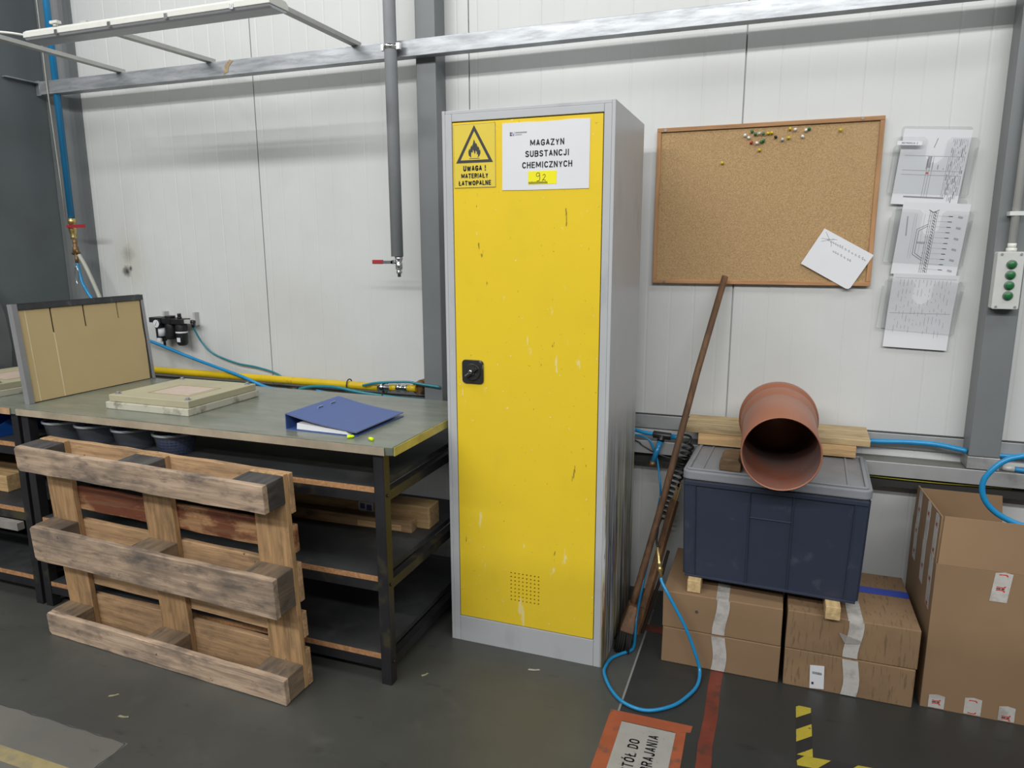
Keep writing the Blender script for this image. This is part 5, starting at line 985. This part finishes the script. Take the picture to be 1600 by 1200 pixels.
for i in range(6):
    for j in range(16):
        u = (i - 2.5) * 0.0085; w = (j - 7.5) * 0.0105; r_ = random.uniform(-0.006, 0.006); root = Bp + dv * 0.0615 + s * u + q * w; tip = Bp + s * (u * 1.25 + r_) + q * (w * 1.1 + r_)
        tip.z = max(0.001, 0.002 + random.uniform(0, 0.004)); b.tube([root, (root + tip) / 2 + s * r_ * 0.4, tip], [0.0045, 0.004, 0.0025], 5)
b.build('bristles', BRISTLE, br)
sd = thing('broken_stick', (0.012, -0.36, 0), 'old squared wooden stick with a splintered pale end beside the broom', 'stick')
p0, p1 = Vector((0.012, -0.360, 0.002)), Vector((0.118, -0.105, 0.535)); d = (p1 - p0).normalized(); s1 = Vector((0.9, -0.4, 0)); s1 = (s1 - d * s1.dot(d)).normalized(); q1 = d.cross(s1)
def sq(c, a, e): return [c + s1 * a + q1 * e, c - s1 * a + q1 * e, c - s1 * a - q1 * e, c + s1 * a - q1 * e]
b = MB(); b.hexa(sq(p0 + d * 0.014, 0.008, 0.010), sq(p0 + d * 0.12, 0.013, 0.013)); b.hexa(sq(p0 + d * 0.1201, 0.013, 0.013), sq(p1 - d * 0.03, 0.015, 0.013)); b.build('shaft', WHANDLE, sd, bevel=0.002)
b = MB()
for k, (a, e, l) in enumerate(((-0.008, 0, 0.07), (0.004, 0.004, 0.045), (0.009, -0.004, 0.085), (0.0, -0.006, 0.055))):
    c = p1 - d * 0.0295 + s1 * a + q1 * e; b.tube([c, c + d * l * 0.6 + s1 * 0.002, c + d * l + s1 * (0.006 if k % 2 else -0.002)], [0.006, 0.004, 0.001], 5)
b.build('splinters', WPALET, sd)
b = MB(); b.tube([(0.030, -0.325, 0.008), (0.085, -0.19, 0.22), (0.1, -0.15, 0.30)], 0.007, 8); tag(b.build('dark_stick', plain('dark_old_wood', (0.045, 0.03, 0.02), 0.8)), 'thin dark stick in the shade behind the splintered stick', 'stick')
# spiral hose
tp, bt_ = Vector((0.155, -0.055, 0.742)), Vector((0.062, -0.05, 0.405)); axx = (bt_ - tp); L_ = axx.length; axx.normalize(); nx = Vector((0, -1, 0)); nx = (nx - axx * nx.dot(axx)).normalized(); ny = axx.cross(nx); turns = 15; hp = []
for k in range(turns * 14 + 1):
    t = k / (turns * 14); a = 2 * math.pi * turns * t; hp.append(tp + axx * (L_ * t) + (nx * math.cos(a) + ny * math.sin(a)) * 0.021)
sp = thing('spiral_hose', (0.1, -0.05, 0.6), 'black coiled spiral hose hanging on the wall beside the crate', 'hose')
b = MB(); b.tube(hp, 0.0045, 7); b.build('coil', BLACKP, sp)
b = MB(); b.tube(smooth_path([hp[-1], (0.06, -0.10, 0.415), (0.065, -0.22, 0.43), (0.080, -0.34, 0.455), (0.09, -0.43, 0.46), (0.0985, -0.4613, 0.4475)]), 0.0045, 7); b.tube(smooth_path([hp[0], (0.16, -0.06, 0.765), (0.14, -0.045, 0.77), (0.115, -0.03, 0.765)]), 0.0045, 7); b.build('tail', BLACKP, sp)
lp = thing('air_hose', (0.1, -0.6, 0), 'blue hose with brass nozzle looped over the floor in front of the cabinet corner', 'hose')
b = MB(); b.lathe([(0, 0), (0, 0.0055), (0.05, 0.006), (0.055, 0.009), (0.065, 0.009), (0.068, 0.0065), (0.075, 0.010), (0.085, 0.010), (0.09, 0.006), (0.11, 0.0065), (0.11, 0)], (0.099, -0.462, 0.445), (0.010, -0.014, -0.050), 12); b.build('nozzle', BRASS, lp)
lo = [(0.1195, -0.4905, 0.3425), (0.126, -0.499, 0.325), (0.155, -0.515, 0.285), (0.218, -0.525, 0.180), (0.258, -0.528, 0.085), (0.277, -0.535, 0.025), (0.276, -0.60, 0.008), (0.252, -0.675, 0.008), (0.208, -0.75, 0.008), (0.131, -0.803, 0.008), (0.052, -0.788, 0.008), (-0.005, -0.73, 0.008), (-0.049, -0.645, 0.008), (-0.0545, -0.590, 0.008), (-0.046, -0.540, 0.008), (-0.020, -0.500, 0.008), (0.012, -0.462, 0.008), (0.018, -0.43, 0.010), (0.014, -0.385, 0.03), (0.010, -0.335, 0.09), (0.020, -0.28, 0.20), (0.033, -0.20, 0.32), (0.042, -0.12, 0.42), (0.050, -0.082, 0.50)]
b = MB(); b.tube(smooth_path(lo, 8), 0.0062, 12); b.build('tube', BLUEH, lp)
tj = thing('tee_fitting', (0.035, -0.045, 0.755), 'black push-in tee with blue branches over the ledge beside the cabinet', 'fitting')
b = MB(); b.tube([(0.005, -0.045, 0.762), (0.078, -0.045, 0.757)], 0.0155, 14); b.tube([(0.040, -0.045, 0.758), (0.038, -0.06, 0.738)], 0.0155, 14); b.build('tee_body', BLACKP, tj, bevel=0.001)
b = MB(); b.tube([(0.0785, -0.045, 0.757), (0.12, -0.045, 0.756)], 0.012, 12); b.tube([(0.038, -0.0605, 0.737), (0.014, -0.085, 0.655)], 0.0115, 12); b.build('branch', BLUEP, tj)
b = MB(); b.tube([(0.014, -0.0853, 0.6545), (0.009, -0.09, 0.636)], [0.0125, 0.0135], 12); b.build('stop_end', OLDBRASS, tj)
hose('air_hose', [(-0.40, 0.03, 0.775), (-0.20, 0.02, 0.772), (-0.084, -0.02, 0.768), (-0.04, -0.04, 0.765), (0.004, -0.045, 0.7625)], 0.009, BLUEH, 'blue hose coming from behind the cabinet into the black tee')
hose('air_hose', [(-0.30, 0.04, 0.738), (-0.084, -0.022, 0.746), (-0.016, -0.038, 0.736), (0.005, -0.042, 0.705), (0.024, -0.048, 0.66), (0.038, -0.065, 0.60), (0.048, -0.083, 0.55), (0.050, -0.082, 0.5075)], 0.0045, BLUEH, 'thin blue hose dropping behind the broom handle')
hose('cable', [(-0.30, 0.03, 0.74), (-0.084, -0.035, 0.728), (-0.04, -0.04, 0.708), (0.0, -0.04, 0.688), (0.045, -0.038, 0.669), (0.085, -0.038, 0.662)], 0.0028, BLACKP, 'thin black cable sagging across the ledge edge behind the tee', 'cable')
# right hand ledge: pipe, hose loop, cable
hose('ledge_hose', [(0.45, 0.035, 0.775), (0.65, 0.035, 0.786), (0.83, 0.03, 0.789), (0.962, 0.03, 0.797), (1.06, 0.025, 0.797), (1.15, 0.0, 0.788)], 0.010, BLUEH, 'thick blue hose lying along the ledge behind the planks')
hose('air_hose', [(1.60, -0.10, 0.88), (1.42, -0.18, 0.87), (1.32, -0.22, 0.863), (1.253, -0.25, 0.851), (1.21, -0.25, 0.834), (1.177, -0.25, 0.804), (1.15, -0.25, 0.758), (1.15, -0.25, 0.71), (1.173, -0.25, 0.667), (1.214, -0.25, 0.634), (1.281, -0.25, 0.609), (1.40, -0.24, 0.59), (1.6, -0.2, 0.58)], 0.0098, BLUEH, 'thick blue hose looping over the open carton')
r = thing('hose_end', (1.32, 0.01, 0.735), 'blue hose end with clear nozzle lying on the ledge past the column', 'hose')
b = MB(); b.tube(smooth_path([(1.305, 0.0, 0.7345), (1.36, -0.01, 0.7345), (1.45, 0.0, 0.7345), (1.6, 0.03, 0.7345)]), 0.0085, 10); b.build('tube', BLUEH, r)
b = MB(); b.tube([(1.268, 0.008, 0.735), (1.3045, 0.0, 0.7345)], 0.0105, 12); b.build('nozzle', ALU, r)
hose('air_hose', [(1.25, 0.045, 0.7695), (1.34, 0.05, 0.769), (1.6, 0.05, 0.765)], 0.009, BLUEH, 'blue hose leaving the column along the wall flashing')
b = MB(); b.tube(smooth_path([(0.80, -0.01, 0.662), (0.9, -0.012, 0.660), (1.077, -0.01, 0.6585), (1.3, -0.01, 0.664)]), 0.0028, 6); tag(b.build('cable', plain('yellow_green_wire', (0.38, 0.36, 0.03), 0.5)), 'yellow earth wire running under the ledge', 'cable')

# scraps on the floor
for (x, y, a, sx, lb) in ((-0.30, -0.70, 0.3, 0.045, 'white twisted plastic scrap on the floor under the cabinet door'), (-0.665, -0.865, 1.0, 0.03, 'pale leaf scrap on the floor beside the bench leg'), (-1.63, -1.345, 0.7, 0.035, 'pale grey scrap on the floor in front of the pallet, the one nearer it'), (-1.50, -1.42, 0.2, 0.04, 'pale grey scrap on the floor in front of the pallet, the one farther out')):
    b = MB(); b.prism([(-sx / 2, -0.003, 0), (-0.002, -0.006, 0), (sx / 2, -0.002, 0), (sx / 2 - 0.004, 0.004, 0), (0.004, 0.001, 0), (-sx / 2 + 0.003, 0.005, 0)], (0, 0, 0.0015))
    o = b.build('floor_scrap', mat('scrap', (0.42, 0.41, 0.36), 0.6) if sx > .04 else mat('leaf', (0.28, 0.27, 0.17), 0.7)); o.location = (x, y, 0.0008); o.rotation_euler = (0, 0, a); tag(o, lb, 'scrap')
